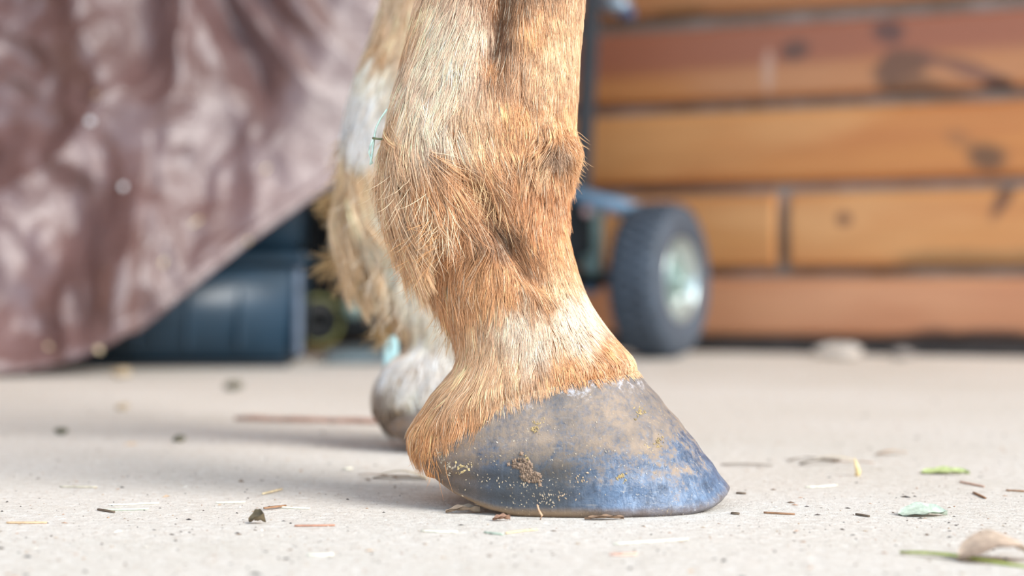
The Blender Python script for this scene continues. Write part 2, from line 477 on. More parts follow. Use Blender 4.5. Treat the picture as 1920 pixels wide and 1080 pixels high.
def idw(q, pts, vals, power=3.2):
    out = np.zeros((len(q), vals.shape[1])); 
    for i in range(0, len(q), 20000):
        d = np.linalg.norm(q[i:i + 20000, None, :] - pts[None], axis=2) + 1e-5
        w = d ** -power
        out[i:i + 20000] = (w @ vals) / w.sum(1, keepdims=True)
    return out

def make_hair(name, leg, count, nclump, colpts, rootr, parent, mat, npts=7, feather=0.0, seed=1, collar=None):
    rng = np.random.default_rng(seed)
    # ---- roots, area weighted
    m = count * 3
    z = rng.uniform(0.018, 0.44, m); phi = rng.uniform(0, 2 * np.pi, m)
    r = leg.rad(z, phi)
    keep = rng.uniform(0, 1, m) < r / 0.06
    z, phi = z[keep], phi[keep]
    pos = leg.surf(z, phi)
    ok = pos[:, 2] > np.interp(pos[:, 0], COR_X, leg.corz) - 0.0015
    upper = (pos[:, 2] > 0.30) & (rng.uniform(0, 1, len(pos)) < 0.6)
    ok &= ~upper
    z, phi, pos = z[ok][:count], phi[ok][:count], pos[ok][:count]
    # extra fringe along the coronet
    n = len(z)
    nrm = leg.normal(z, phi)
    fp = np.array([loc_pts([(a[0], a[1])])[0] for a in FLOW]); fvals = np.array([a[2:] for a in FLOW], float)
    q = pos[:, [0, 2]]
    fl = idw(q, fp, fvals)
    cp = np.array([loc_pts([(a[0], a[1])], leg.yc, leg.dx)[0] for a in colpts]); cv = np.array([a[2] for a in colpts])
    colr = idw(q, cp, cv, 3.5)
    ln = fl[:, 2] * 1e-3 * rng.uniform(0.65, 1.2, n)
    lift = fl[:, 3] * rng.uniform(0.5, 1.4, n)
    flow = np.stack([fl[:, 0], np.zeros(n), -np.abs(fl[:, 1])], 1)
    flow /= np.linalg.norm(flow, axis=1, keepdims=True)
    back = np.clip((leg.ctr(z) - pos[:, 0]) / np.interp(z, leg.z, leg.rx) - 0.55, 0, 1) / 0.45      # 1 at the rear edge
    fet = np.exp(-((z - 0.165) / 0.05) ** 2)
    ln *= 1 + (0.35 + feather) * back * fet
    lift += (0.15 + 0.5 * feather) * back * fet
    above = z - np.interp(pos[:, 0], COR_X, leg.corz)
    rear = np.clip((0.02 - pos[:, 0]) / 0.05, 0, 1)
    ln *= np.clip((0.30 + 0.30 * rear) * rng.uniform(0.4, 1.9, n) + above / 0.022, 0, 1.05)
    # ---- clump guides
    gi = rng.choice(n, nclump, replace=False)
    near = np.zeros(n, int)
    for i in range(0, n, 4000):
        d = ((pos[i:i + 4000, None, :] - pos[None, gi, :]) ** 2).sum(2)
        near[i:i + 4000] = d.argmin(1)
    # low-frequency direction jitter per clump + little per hair
    cj = rng.normal(0, 0.16, (nclump, 3)); cl = rng.uniform(0.85, 1.2, nclump); cw = rng.uniform(0.25, 0.85, nclump)
    ctone = rng.normal(0, 0.13, nclump)
    long_ = np.clip((ln - 0.012) / 0.012, 0, 1.5)
    ln *= cl[near]
    curl = rng.normal(0, 1, (n, 3)) * (0.10 + 0.10 * long_[:, None])
    pts = np.zeros((n, npts, 3)); pts[:, 0] = pos - nrm * 0.0006
    cur = pos.copy(); ts = np.linspace(0, 1, npts)
    nn = nrm.copy()
    step = ln / (npts - 1)
    wav = rng.uniform(0, 6.28, n)
    for i in range(1, npts):
        t = ts[i]
        d = flow + cj[near] * (0.6 + 0.9 * long_[:, None]) + curl * t * 1.3
        d = d - nn * (d * nn).sum(1, keepdims=True)
        d /= np.linalg.norm(d, axis=1, keepdims=True) + 1e-9
        d = d + nn * (lift * (1.05 - 0.75 * t))[:, None]
        d[:, 2] -= 0.18 * t * long_
        d /= np.linalg.norm(d, axis=1, keepdims=True)
        cur = cur + d * step[:, None]
        # stay outside the skin
        cx = leg.ctr(cur[:, 2]); vx, vy = cur[:, 0] - cx, cur[:, 1]
        rr = np.hypot(vx, vy); ph = np.arctan2(vy, vx)
        R = leg.rad(cur[:, 2], ph)
        tgt = R + 0.0004 + 0.0012 * np.minimum(lift, 1.0) * t
        low = cur[:, 2] < np.interp(cur[:, 0], COR_X, leg.corz)
        k = np.where((rr < tgt) & ~low, tgt / rr, 1.0)
        cur[:, 0] = cx + vx * k; cur[:, 1] = vy * k
        if collar is not None:      # hair hanging over the hoof wall lies on it
            cur = collar(cur, t)
        nn = leg.normal(np.clip(cur[:, 2], 0.02, 0.59), ph)
        pts[:, i] = cur
    g = pts[gi][near]
    w = (cw[near] * (0.35 + 0.5 * np.minimum(long_, 1)))[:, None, None] * (ts ** 1.4)[None, :, None]
    off = np.linalg.norm(pts[:, :1] - g[:, :1], axis=2)[:, :, None]
    w = w * np.clip(1.3 - off / 0.008, 0, 1)
    pts = pts + w * (g - pts)
    # ---- colour
    tone = np.exp(rng.normal(0, 0.22, n) + ctone[near])
    colr = np.clip(colr * tone[:, None], 0.01, 0.92)
    pale = rng.uniform(0, 1, n) < 0.10
    colr[pale] = colr[pale] * 0.35 + 0.65 * np.array(lin(244, 222, 190))
    dark = rng.uniform(0, 1, n) < 0.05
    colr[dark] *= 0.5
    hc = bpy.data.hair_curves.new(name)
    hc.add_curves([npts] * n)
    hc.attributes['position'].data.foreach_set('vector', (pts.reshape(-1)).astype(np.float32))
    ra = hc.attributes.get('radius') or hc.attributes.new('radius', 'FLOAT', 'POINT')
    rad = rootr * rng.uniform(0.7, 1.25, n)[:, None] * (1 - 0.85 * ts ** 1.6)[None]
    ra.data.foreach_set('value', rad.reshape(-1).astype(np.float32))
    ca = hc.attributes.new('coat', 'FLOAT_COLOR', 'CURVE')
    ca.data.foreach_set('color', np.concatenate([colr, np.ones((n, 1))], 1).reshape(-1).astype(np.float32))
    hc.materials.append(mat)
    o = bpy.data.objects.new(name, hc)
    link(o, parent); o['kind'] = 'stuff'
    return o

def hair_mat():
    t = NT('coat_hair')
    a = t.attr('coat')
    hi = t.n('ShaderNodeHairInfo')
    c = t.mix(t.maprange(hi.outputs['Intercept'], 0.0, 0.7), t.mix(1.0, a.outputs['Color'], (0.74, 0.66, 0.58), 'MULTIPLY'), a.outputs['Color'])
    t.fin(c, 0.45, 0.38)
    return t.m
M_hair = hair_mat()
M_skin = simple('hide', lin(176, 122, 80), 0.8, 0.2, 120, spec=0.2)
M_skin2 = simple('pale_hide', lin(196, 164, 124), 0.8, 0.2, 120, spec=0.2)

# ---- hoof
def top_ring(leg):
    ph = np.linspace(0, 2 * np.pi, 721); z = np.full(721, .06)
    for _ in range(60):
        x = leg.surf(z, ph)[:, 0]; z = 0.6 * z + 0.4 * np.interp(x, COR_X, leg.corz)
    p = leg.surf(z, ph)
    return ph, p
def hoof_shape(a, t, far=False):
    """a: angle (0 = toe), t: 0 ground .. 1 coronet; local coords with leg plane at y = 0"""
    c, s = np.cos(a), np.sin(a)
    sup = lambda v, p: np.sign(v) * np.abs(v) ** p
    bx = .0375 + .0815 * sup(c, .93); by = .0585 * sup(s, .92) * (1 + .04 * c)
    bz = np.interp(bx, [-.060, -.0475, -.030, -.018, -.008, .002, .12], [.026, .0195, .0090, .0040, .0012, 0.0, 0.0])
    if far: bz = bz * 0.72
    bz = bz + .0075 * np.clip((bx - .094) / .025, 0, 1) ** 2
    ph, tp_ = TOP[bool(far)]; am = np.mod(a, 2 * np.pi)
    tx = np.interp(am, ph, tp_[:, 0]) + .0004 * c; ty = np.interp(am, ph, tp_[:, 1]) + .0004 * s; tz = np.interp(am, ph, tp_[:, 2])
    bul = .0016 * np.sin(np.pi * t) - 0.0028 * np.clip(1 - t / .05, 0, 1) ** 2
    x = bx * (1 - t) + tx * t + bul * c; y = by * (1 - t) + ty * t + bul * s; z = bz * (1 - t) + tz * t
    return x, y, z

def hoof_mat():
    t = NT('hoof_horn')
    v = t.coord('Object')
    th = t.attr('wall_t').outputs['Fac']; tx = t.attr('wall_x').outputs['Fac']
    big = t.noise(v, 34, 5, 0.62, 0.4)
    mid = t.noise(v, 120, 6, 0.72, 0.3)
    fine = t.noise(v, 520, 4, 0.72)
    # growth lines run parallel to the toe, scratches slant across the wall
    vs = t.coord('Object', (1.0, 1.0, 0.16), (0, 0, 0), (0, 0.62, 0))
    streak = t.noise(vs, 330, 5, 0.65)
    vk = t.coord('Object', (0.22, 1.0, 1.0), (0, 0, 0), (0, 0.45, 0))
    scr = t.noise(vk, 420, 4, 0.7, 0.6)
    horn_sky = t.ramp(mid, [(0.32, lin(56, 66, 82)), (0.5, lin(80, 98, 122)), (0.68, lin(106, 128, 154))])  # slate horn with the blue of the sky reflection mixed into its colour
    horn_sky = t.mix(t.math('MULTIPLY', t.maprange(streak, 0.52, 0.66), 0.35), horn_sky, lin(140, 156, 176))
    horn_sky = t.mix(t.math('MULTIPLY', t.maprange(scr, 0.55, 0.70), 0.45), horn_sky, lin(160, 158, 156))
    # dried dust: thick above, ragged towards the ground
    d = t.math('ADD', th, t.math('MULTIPLY', t.math('SUBTRACT', big, 0.5), 1.1))
    d = t.math('ADD', d, t.math('MULTIPLY', t.math('SUBTRACT', mid, 0.5), 0.9))
    d = t.math('ADD', d, t.math('MULTIPLY', t.math('SUBTRACT', fine, 0.5), 0.5))
    dust = t.maprange(d, 0.26, 0.56)
    dust = t.math('MULTIPLY', dust, t.maprange(t.math('ADD', fine, mid), 0.75, 1.12, 0.55, 0.96))
    dc = t.math('ADD', t.math('MULTIPLY', big, 0.6), t.math('MULTIPLY', mid, 0.5))
    dcol = t.ramp(dc, [(0.36, lin(108, 99, 91)), (0.55, lin(134, 118, 103)), (0.72, lin(158, 136, 114))])
    c = t.mix(dust, horn_sky, dcol)
    c = t.mix(t.math('MULTIPLY', t.maprange(scr, 0.60, 0.72), 0.30), c, lin(170, 158, 150))
    # darker grey patch on the rear lower quarter
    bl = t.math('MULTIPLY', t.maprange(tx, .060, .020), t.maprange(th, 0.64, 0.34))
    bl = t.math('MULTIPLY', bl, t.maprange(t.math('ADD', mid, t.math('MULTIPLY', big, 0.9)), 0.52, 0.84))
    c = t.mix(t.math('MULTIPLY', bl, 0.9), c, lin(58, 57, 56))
    # brown stain towards the heel, tan rim at the ground edge
    hs_ = t.math('MULTIPLY', t.maprange(tx, -.005, -.045), t.maprange(mid, 0.3, 0.6, 0.35, 0.85))
    c = t.mix(hs_, c, lin(128, 102, 78))
    rim = t.math('MULTIPLY', t.maprange(th, 0.10, 0.03), t.maprange(tx, .11, -.02, 0.40, 0.95))
    c = t.mix(rim, c, lin(140, 114, 86))
    vo = t.voro(v, 520)
    keep = t.noise(v, 70, 2)
    f = t.math('MULTIPLY', t.maprange(vo.outputs['Distance'], 0.22, 0.12), t.maprange(keep, 0.52, 0.66))
    c = t.mix(t.math('MULTIPLY', f, 0.7), c, lin(190, 168, 134))
    wn = t.math('MULTIPLY', t.maprange(th, 0.84, 0.95), t.maprange(mid, 0.52, 0.62))
    c = t.mix(t.math('MULTIPLY', wn, 0.7), c, lin(186, 186, 192))
    h = t.math('ADD', t.math('MULTIPLY', fine, 0.6), t.math('ADD', t.math('MULTIPLY', streak, 0.9), t.math('MULTIPLY', mid, 1.3)))
    t.bump(h, 0.5, 0.0010)
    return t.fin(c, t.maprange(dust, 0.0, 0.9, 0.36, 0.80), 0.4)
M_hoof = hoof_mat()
M_sole = simple('sole_horn', lin(110, 90, 70), 0.8, 0.3, 150)

def make_hoof(parent, rings=26, n=120, far=False):
    verts, faces, T, XX = [], [], [], []
    a = np.linspace(0, 2 * np.pi, n, endpoint=False)
    tt = np.linspace(0, 1, rings)
    for t in tt:
        x, y, z = hoof_shape(a, t, far)
        wob = np.array([mnoise.noise(Vector((float(X) * 60, float(Y) * 60, float(t) * 5))) for X, Y in zip(x, y)]) * .00035
        gl = .00035 * np.sin(t * 34 + 0.6 * np.sin(a * 2))
        x = x + (wob + gl) * np.cos(a); y = y + (wob + gl) * np.sin(a)
        if t == 0:
            z = z + np.maximum(0, np.array([mnoise.noise(Vector((float(X) * 90, float(Y) * 90, 3))) for X, Y in zip(x, y)]) * .0012)
        verts += list(zip(x, y, z)); T += [t] * n; XX += list(x)
    for i in range(rings - 1):
        for k in range(n):
            k2 = (k + 1) % n
            faces.append((i * n + k, i * n + k2, (i + 1) * n + k2, (i + 1) * n + k))
    verts.append((.03, 0, .010)); T.append(0); XX.append(.03)
    for k in range(n): faces.append((len(verts) - 1, (k + 1) % n, k))
    o_ = (rings - 1) * n
    verts.append((.01, 0, .045)); T.append(1); XX.append(.01)
    for k in range(n): faces.append((len(verts) - 1, o_ + k, o_ + (k + 1) % n))
    o = meshobj('hoof', verts, faces, M_hoof, parent)
    me = o.data
    for nm, dat in (('wall_t', T), ('wall_x', XX)):
        at = me.attributes.new(nm, 'FLOAT', 'POINT'); at.data.foreach_set('value', np.array(dat, np.float32))
    return o

leg_n = Leg(loc_pts(near_left), loc_pts(near_right), 0.0, YC)
DXF, YF = -0.0445, 1.23
far_left = [(735, -100), (712, 0), (695, 60), (681, 100), (661, 150), (646, 200), (637, 250), (633, 300), (632, 350), (636, 400), (650, 450), (672, 500), (700, 550),
            (730, 600), (762, 632), (768, 645), (752, 660), (722, 685), (706, 710), (697, 740), (697, 765), (706, 785), (724, 805), (760, 825), (800, 838)]
leg_f = Leg(loc_pts(far_left, YF, DXF), loc_pts(near_right), DXF, YF, 0.006, COR_ZF)
TOP = {False: top_ring(leg_n), True: top_ring(leg_f)}

# polar lookup of the hoof wall so that overhanging hair lies on it
_a = np.linspace(0, 2 * np.pi, 361); _t = np.linspace(0, 1, 60)
def hoof_collar(cur, t):
    cz = np.interp(cur[:, 0], COR_X, COR_Z)
    low = cur[:, 2] < cz
    if not low.any(): return cur
    # axis of the hoof at each height is near (.02, 0); grow radius to match wall
    x0 = 0.012
    vx, vy = cur[:, 0] - x0, cur[:, 1]
    ph = np.arctan2(vy, vx)
    # wall radius at coronet and at ground along that angle
    def radius(tv):
        x, y, z = hoof_shape(_a, tv)
        p = np.unwrap(np.arctan2(y, x - x0)); r = np.hypot(x - x0, y)
        o = np.argsort(p % (2 * np.pi)); return (p % (2 * np.pi))[o], r[o], z[o]
    p1, r1, z1 = radius(1.0); p0, r0, z0 = radius(0.0)
    pm = ph % (2 * np.pi)
    R1 = np.interp(pm, p1, r1, period=2 * np.pi); R0 = np.interp(pm, p0, r0, period=2 * np.pi)
    Z1 = np.interp(pm, p1, z1, period=2 * np.pi); Z0 = np.interp(pm, p0, z0, period=2 * np.pi)
    k = np.clip((cur[:, 2] - Z0) / np.maximum(Z1 - Z0, 1e-4), 0, 1)
    Rw = R0 * (1 - k) + R1 * k + 0.0005 + 0.0008 * t
    rr = np.hypot(vx, vy)
    sc = np.where(low & (rr < Rw), Rw / rr, 1.0)
    out = cur.copy(); out[:, 0] = x0 + vx * sc; out[:, 1] = vy * sc
    return out

horse = empty('horse', (0.02, YC, 0))
tag(horse, 'chestnut horse seen as two hairy lower legs and hooves standing on the concrete', 'horse')
hoff = Vector((0.02, YC, 0))
ln_o = leg_n.mesh('leg', M_skin, horse); ln_o.location = Vector((0, YC, 0)) - hoff
ln_o['label'] = 'sharply focused near leg with golden chestnut coat, pale pastern and dark hoof'
lf_o = leg_f.mesh('leg', M_skin2, horse); lf_o.location = Vector((DXF, YF, 0)) - hoff
lf_o['label'] = 'blurred far leg with cream coat and shaggy hair tufts behind the fetlock'
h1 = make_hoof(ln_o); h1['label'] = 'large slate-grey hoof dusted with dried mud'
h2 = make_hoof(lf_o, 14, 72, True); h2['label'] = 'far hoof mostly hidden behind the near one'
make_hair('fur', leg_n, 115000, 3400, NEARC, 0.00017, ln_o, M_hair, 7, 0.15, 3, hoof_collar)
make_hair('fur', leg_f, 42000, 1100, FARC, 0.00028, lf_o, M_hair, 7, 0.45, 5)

# long loose feather hair: a few hundred strays
def strays(name, leg, specs, rootr, parent, mat, seed, npts=9):
    rng = np.random.default_rng(seed)
    allp, cols = [], []
    for (px0, py0, px1, py1, cnt, dxy, lmm, colr, spread) in specs:
        for _ in range(cnt):
            u = rng.uniform(0, 1)
            px = px0 + (px1 - px0) * u + rng.normal(0, spread); py = py0 + (py1 - py0) * u + rng.normal(0, spread)
            x, z = loc_pts([(px, py)], leg.yc, leg.dx)[0]
            c = float(leg.ctr(np.array([z]))[0])
            # root on camera-facing skin (or on the rear rim when outside it)
            ph = np.linspace(np.pi, 2 * np.pi, 60); s_ = leg.surf(np.full(60, z), ph)
            j = int(np.argmin(np.abs(s_[:, 0] - x))); p = s_[j].copy()
            nrm = leg.normal(np.array([z]), np.array([ph[j]]))[0]
            d = np.array([dxy[0], 0, -dxy[1]]); d = d / np.linalg.norm(d) + rng.normal(0, .16, 3) + nrm * rng.uniform(.2, .55)
            d /= np.linalg.norm(d)
            L = lmm * 1e-3 * rng.uniform(.6, 1.25); cv = rng.normal(0, .28, 3); cv2 = rng.normal(0, .12, 3)
            pts = [p.copy()]
            for i in range(1, npts):
                d = d + cv / npts * 2 + cv2 * math.sin(i) * .5 + np.array([0, 0, -.05]); d /= np.linalg.norm(d)
                p = p + d * L / (npts - 1)
                pts.append(p.copy())
            allp.append(pts); cols.append(np.array(colr) * rng.uniform(.8, 1.15))
    n = len(allp); P_ = np.array(allp); ts = np.linspace(0, 1, npts)
    hc = bpy.data.hair_curves.new(name); hc.add_curves([npts] * n)
    hc.attributes['position'].data.foreach_set('vector', P_.reshape(-1).astype(np.float32))
    ra = hc.attributes.get('radius') or hc.attributes.new('radius', 'FLOAT', 'POINT')
    ra.data.foreach_set('value', (rootr * (1 - .8 * ts ** 2)[None].repeat(n, 0)).reshape(-1).astype(np.float32))
    ca = hc.attributes.new('coat', 'FLOAT_COLOR', 'CURVE')
    ca.data.foreach_set('color', np.concatenate([np.clip(np.array(cols), 0, .95), np.ones((n, 1))], 1).reshape(-1).astype(np.float32))
    hc.materials.append(mat)
    o = bpy.data.objects.new(name, hc); link(o, parent); o['kind'] = 'stuff'
    return o
PAL = lin(244, 220, 184)
strays('feather_hair', leg_n, [(722, 230, 730, 380, 130, (-.15, 1), 24, PAL, 5), (735, 300, 850, 420, 190, (.15, 1), 26, PAL, 16), (735, 380, 800, 490, 130, (-.3, 1), 22, lin(226, 180, 126), 6),
                               (800, 500, 850, 610, 110, (-.15, 1), 20, lin(226, 184, 134), 5), (840, 430, 800, 500, 130, (-.8, .6), 22, lin(220, 164, 108), 18),
                               (1075, 250, 1070, 340, 70, (.6, .7), 10, lin(226, 180, 130), 4), (1040, 280, 1050, 310, 110, (.1, .9), 9, lin(190, 156, 128), 9),
                               (870, 300, 930, 380, 60, (.4, 1), 22, lin(236, 196, 146), 12), (775, 800, 830, 850, 60, (.2, 1), 18, lin(214, 150, 92), 10)],
       0.00013, ln_o, M_hair, 21)
FG = lin(206, 170, 118)
def tuft(px, py, d, l, n=60): return (px, py, px, py, n, d, l, FG, 4)
strays('feather_hair', leg_f, [tuft(640, 365, (-1, .25), 24), tuft(642, 385, (-1, .5), 22), tuft(640, 400, (-.7, .9), 20, 40), tuft(668, 470, (-1, .35), 34, 90), tuft(680, 495, (-.8, .7), 30, 70), tuft(700, 520, (-.8, .9), 20),
                               tuft(725, 585, (-.5, 1), 22, 40), tuft(742, 605, (-.8, .7), 26, 70), tuft(690, 540, (-.4, 1), 20, 30), (632, 250, 700, 550, 160, (-.45, 1), 22, FG, 6), (640, 350, 760, 560, 150, (-.2, 1), 24, FCRM, 25)],
       0.00020, lf_o, M_hair, 22)

# ------------------------------------------------------------------ tarpaulin draped over the machine
def tarp_xf(z):
    return float(np.interp(z, [0.0, 0.05, 0.22, 0.507, 0.8], [-.56, -.50, -.41, -.335, -.29]))
def tarp_Y(X, z):
    y = 2.26 + 0.22 * max(0.0, z) - 0.10 * math.exp(-((z - 0.05) / 0.16) ** 2) * (1 if X < -0.5 else 0.5)
    e = X - tarp_xf(z)
    k = 0.05
    y += 0.52 * (k * math.log(1 + math.exp(max(-30, min(30, e / k)))))
    return y
edge_px = [(-720, 716), (-260, 712), (-120, 710), (0, 705), (130, 680), (220, 640), (330, 560), (460, 455), (560, 385), (640, 330), (730, 275), (860, 235), (1000, 228)]
edge = []
for (px, py) in edge_px:
    Y = 2.3
    for _ in range(30):
        X = (px - 960) * Y / F; z = max(0.004, CAMH - (py - 540) * Y / F); Y = tarp_Y(X, z)
    edge.append((X, z))
EX = np.array([e[0] for e in edge]); EZ = smooth(np.interp(np.linspace(EX[0], EX[-1], 200), EX, np.array([e[1] for e in edge])), 4)
EXs = np.linspace(EX[0], EX[-1], 200)
def crease(X, z):
    p = Vector((X * 1.15 + z * 0.30, z * 0.75 - X * 0.35, 1.7))
    w = mnoise.noise_vector(p * 3.0) * 0.09
    q = p + w
    a = abs(mnoise.noise(q * 5.5)) * 0.085
    b = abs(mnoise.noise(Vector((q.x * 9 + q.y * 7, q.y * 4 - q.x * 3, 5.0)))) * 0.050
    c = abs(mnoise.noise(q * 19 + Vector((3, 1, 2)))) * 0.016
    d = mnoise.noise(q * 2.1) * 0.05
    return 0.045 - a - b - c + d
def tarp_mesh():
    nu, nv = 320, 210
    verts, faces = [], []
    H = 0.74
    for j in range(nv):
        v = j / (nv - 1)
        for i in range(nu):
            X = EX[0] + (EX[-1] - EX[0]) * i / (nu - 1)
            zb = float(np.interp(X, EXs, EZ))
            if v < 0.78:
                z = zb + (H - zb) * (v / 0.78); back = 0.0
            else:
                z = H; back = (v - 0.78) / 0.22 * 0.26
            y = tarp_Y(X, min(z, 0.6))
            side = min(1.0, max(0.0, (X - tarp_xf(z)) / 0.08))
            am = (1.0 - 0.80 * side) * min(1.0, 0.25 + (z - zb) / 0.06)
            dsp = crease(X, z + back) * am
            hem = 0.004 if (z - zb) < 0.02 else 0.0
            yy = y - dsp + 0.03 - hem
            zz = z + (dsp * 0.5 if back > 0 else 0) - (0.03 * math.exp(-((v - .78) / .05) ** 2))
            xx = X
            if back > 0: yy = yy + back
            verts.append((xx, yy, max(zz, 0.002)))
    for j in range(nv - 1):
        for i in range(nu - 1):
            a = j * nu + i
            faces.append((a, a + 1, a + nu + 1, a + nu))
    return verts, faces
def tarp_mat():
    t = NT('brown_vinyl')
    v = t.coord('Object')
    n1 = t.noise(v, 7, 5); n2 = t.noise(v, 60, 5, 0.7); n3 = t.noise(v, 22, 5, 0.6, 0.8)
    c = t.ramp(n1, [(0.3, lin(92, 66, 62)), (0.7, lin(110, 82, 79))])
    c = t.mix(t.math('MULTIPLY', t.maprange(n3, 0.5, 0.7), 0.35), c, lin(122, 98, 98))
    t.bump(t.math('ADD', t.math('MULTIPLY', n3, 1.0), t.math('MULTIPLY', n2, 0.15)), 0.35, 0.02)
    t.b.inputs['IOR'].default_value = 1.75
    return t.fin(c, t.maprange(n3, 0.3, 0.7, 0.33, 0.46), 0.5)
M_tarp = tarp_mat()
tv, tf = tarp_mesh()
tarp = meshobj('tarpaulin', tv, tf, M_tarp)
sol = tarp.modifiers.new('thickness', 'SOLIDIFY'); sol.thickness = 0.002; sol.offset = 1
tag(tarp, 'crumpled brown vinyl tarpaulin draped over the machine beside the wall', 'tarpaulin')
TV = np.array(tv)

def tarp_at(px, py):
    """point of the tarp seen at a pixel"""
    q = np.stack([960 + F * TV[:, 0] / TV[:, 1], 540 - F * (TV[:, 2] - CAMH) / TV[:, 1]], 1)
    d = ((q - np.array([px, py])) ** 2).sum(1)
    near = np.argsort(d)[:6]
    return Vector(TV[near[np.argmin(TV[near, 1])]])

# ------------------------------------------------------------------ dark blue plastic tote under the tarpaulin
M_blue = NT('blue_black_plastic')
_v = M_blue.coord('Object'); _n = M_blue.noise(_v, 6, 4); _n2 = M_blue.noise(_v, 120, 4)
_c = M_blue.ramp(_n, [(0.35, lin(24, 42, 54)), (0.65, lin(36, 60, 78))])
M_blue.bump(_n2, 0.1, 0.001)
M_blue = M_blue.fin(_c, 0.38, 0.5)
tote = empty('storage_tote', (-0.545, 2.62, 0), math.radians(3))
tag(tote, 'dark blue plastic storage tote half hidden under the tarpaulin', 'tote')
def tapered(w0, d0, w1, d1, z0, z1, bev, wall_t=None):
    bm = bmesh.new()
    r = bmesh.ops.create_cube(bm, size=1)
    for v in r['verts']:
        top = v.co.z > 0
        v.co.x *= w1 if top else w0; v.co.y *= d1 if top else d0; v.co.z = z1 if top else z0
    bmesh.ops.bevel(bm, geom=[e for e in bm.edges], offset=bev, segments=3, affect='EDGES')
    return bm
bmobj('body', tapered(.43, .29, .455, .315, 0.006, .158, .012), M_blue, tote, True)
bmobj('rim', box_bm(0, 0, .160, .475, .335, .016, .005), M_blue, tote)
bmobj('upper_body', tapered(.445, .300, .455, .31, .167, .31, .012), M_blue, tote, True)
bmobj('foot', box_bm(0, 0, .0045, .415, .275, .009, .003), simple('shadow_black_foot', lin(24, 30, 36), .6, .3), tote)  # foot lip; its black also paints the shadow band under the tote
M_lit_side = simple('lit_side_blue', lin(96, 108, 124), 0.5, 0.25, 40)  # paler blue-grey paints the light on the tote's side face
for sx, nm in ((.2235, 'lit_side_strip'),):
    bmobj(nm, box_bm(sx, -.139, .082, .012, .016, .13, .004), M_lit_side, tote)
for i in range(5):
    bmobj('rib', box_bm(-.16 + i * .075, -.151, .085, .007, .006, .115, .002), M_blue, tote)

# ------------------------------------------------------------------ wheeled machine beneath the tarpaulin
mach = empty('wheeled_machine', (0.0, 2.9, 0))
mo = Vector((0.0, 2.9, 0))
tag(mach, 'shade-blackened machine with grey rubber wheel and blue steel bar parked under the tarpaulin', 'machine')
M_blk = simple('machine_shade_black', lin(15, 17, 19), 0.6, 0.4, 30)  # near-black machine colour that also carries the shade under the tarp
M_steel = simple('grey_steel', lin(108, 120, 124), 0.55, 0.2, 30, metal=0.3)
M_bsteel = simple('blue_painted_steel', lin(110, 138, 162), 0.4, 0.15, 30, metal=0.2)
M_zinc = simple('pale_green_zinc', lin(134, 156, 150), 0.4, 0.2, 40, metal=0.3)
M_dkp = simple('dark_grey_paint', lin(38, 39, 43), 0.6, 0.15, 30)
def off(o): o.location = -mo; return o
bm = box_bm(-.17, 3.0, .25, .48, .22, .44, .02)  # block added in near-black to stand for the under-tarp shade
off(bmobj('shade_block', bm, M_blk, mach))
for i in range(6):
    off(bmobj('block_fin', box_bm(-.30 + i * .022, 2.872, .20, .008, .02, .16, .002), M_blk, mach))
off(bmobj('base_plate', box_bm(-.105, 2.80, .010, .36, .42, .018, .003), M_steel, mach))
def ring(center, axis_rz, prof, mat, name, parent, n=36, closed=True):
    v, f = lathe(prof, n, closed)
    o = meshobj(name, v, f, mat, parent)
    o.location = Vector(center) - mo; o.rotation_euler = (0, 0, axis_rz)
    return o
M_yel = simple('olive_pulley', lin(112, 112, 56), 0.5, 0.2)
pc = P(596, 602, 2.845)
ring(pc, math.radians(-60), [(.036, -.006), (.043, -.006), (.043, .006), (.036, .006)], M_yel, 'pulley', mach)
ring(pc, math.radians(-60), [(.008, -.004), (.036, -.004), (.036, .004), (.008, .004)], M_blk, 'pulley_web', mach)
pk = P(662, 578, 2.74)
ring(pk, math.radians(-75), [(.0001, .012), (.012, .010), (.017, .002), (.017, -.01), (.0001, -.01)], M_zinc, 'filler_cap', mach, 24, False)
v, f = tube([P(662, 578, 2.75), P(662, 578, 2.88)], .008, 10)
off(meshobj('filler_neck', v, f, M_blk, mach))
# lower beam towards the wheel, extended to darken behind the bracket
off(bmobj('chassis_beam', box_bm(.05, 2.975, .215, .21, .08, .12, .008), M_blk, mach))
v, f = tube([P(1010, 350, 2.97), P(1060, 362, 2.95), P(1192, 396, 2.86)], .0145, 14)
off(meshobj('axle_bar', v, f, M_bsteel, mach))
v, f = tube([P(1192, 396, 2.86), P(1194.5, 396.6, 2.858)], .0155, 14)
off(meshobj('bar_end_cap', v, f, M_bsteel, mach))
rot28 = Matrix.Rotation(math.radians(-28), 3, 'Z')
p = P(1121, 440, 2.90); off(bmobj('bracket', box_bm(p.x, p.y, p.z, .018, .014, .085, .003, rot=rot28), M_zinc, mach))
for px in (1102, 1143):
    p = P(px, 396, 2.885)
    v, f = tube([p + Vector((0, -.008, 0)), p + Vector((0, .02, 0))], .009, 6)
    off(meshobj('bolt', v, f, simple('dull_bolt_%d' % px, lin(150, 124, 124), 0.5, 0.2), mach, smooth=False))
p = P(1112, 500, 2.90); off(bmobj('axle_clamp', box_bm(p.x, p.y, p.z, .034, .03, .042, .008, rot=rot28), M_zinc, mach))
p = P(1108, 537, 2.89); off(bmobj('clamp_foot', box_bm(p.x, p.y, p.z, .030, .024, .026, .006, rot=rot28), M_bsteel, mach))
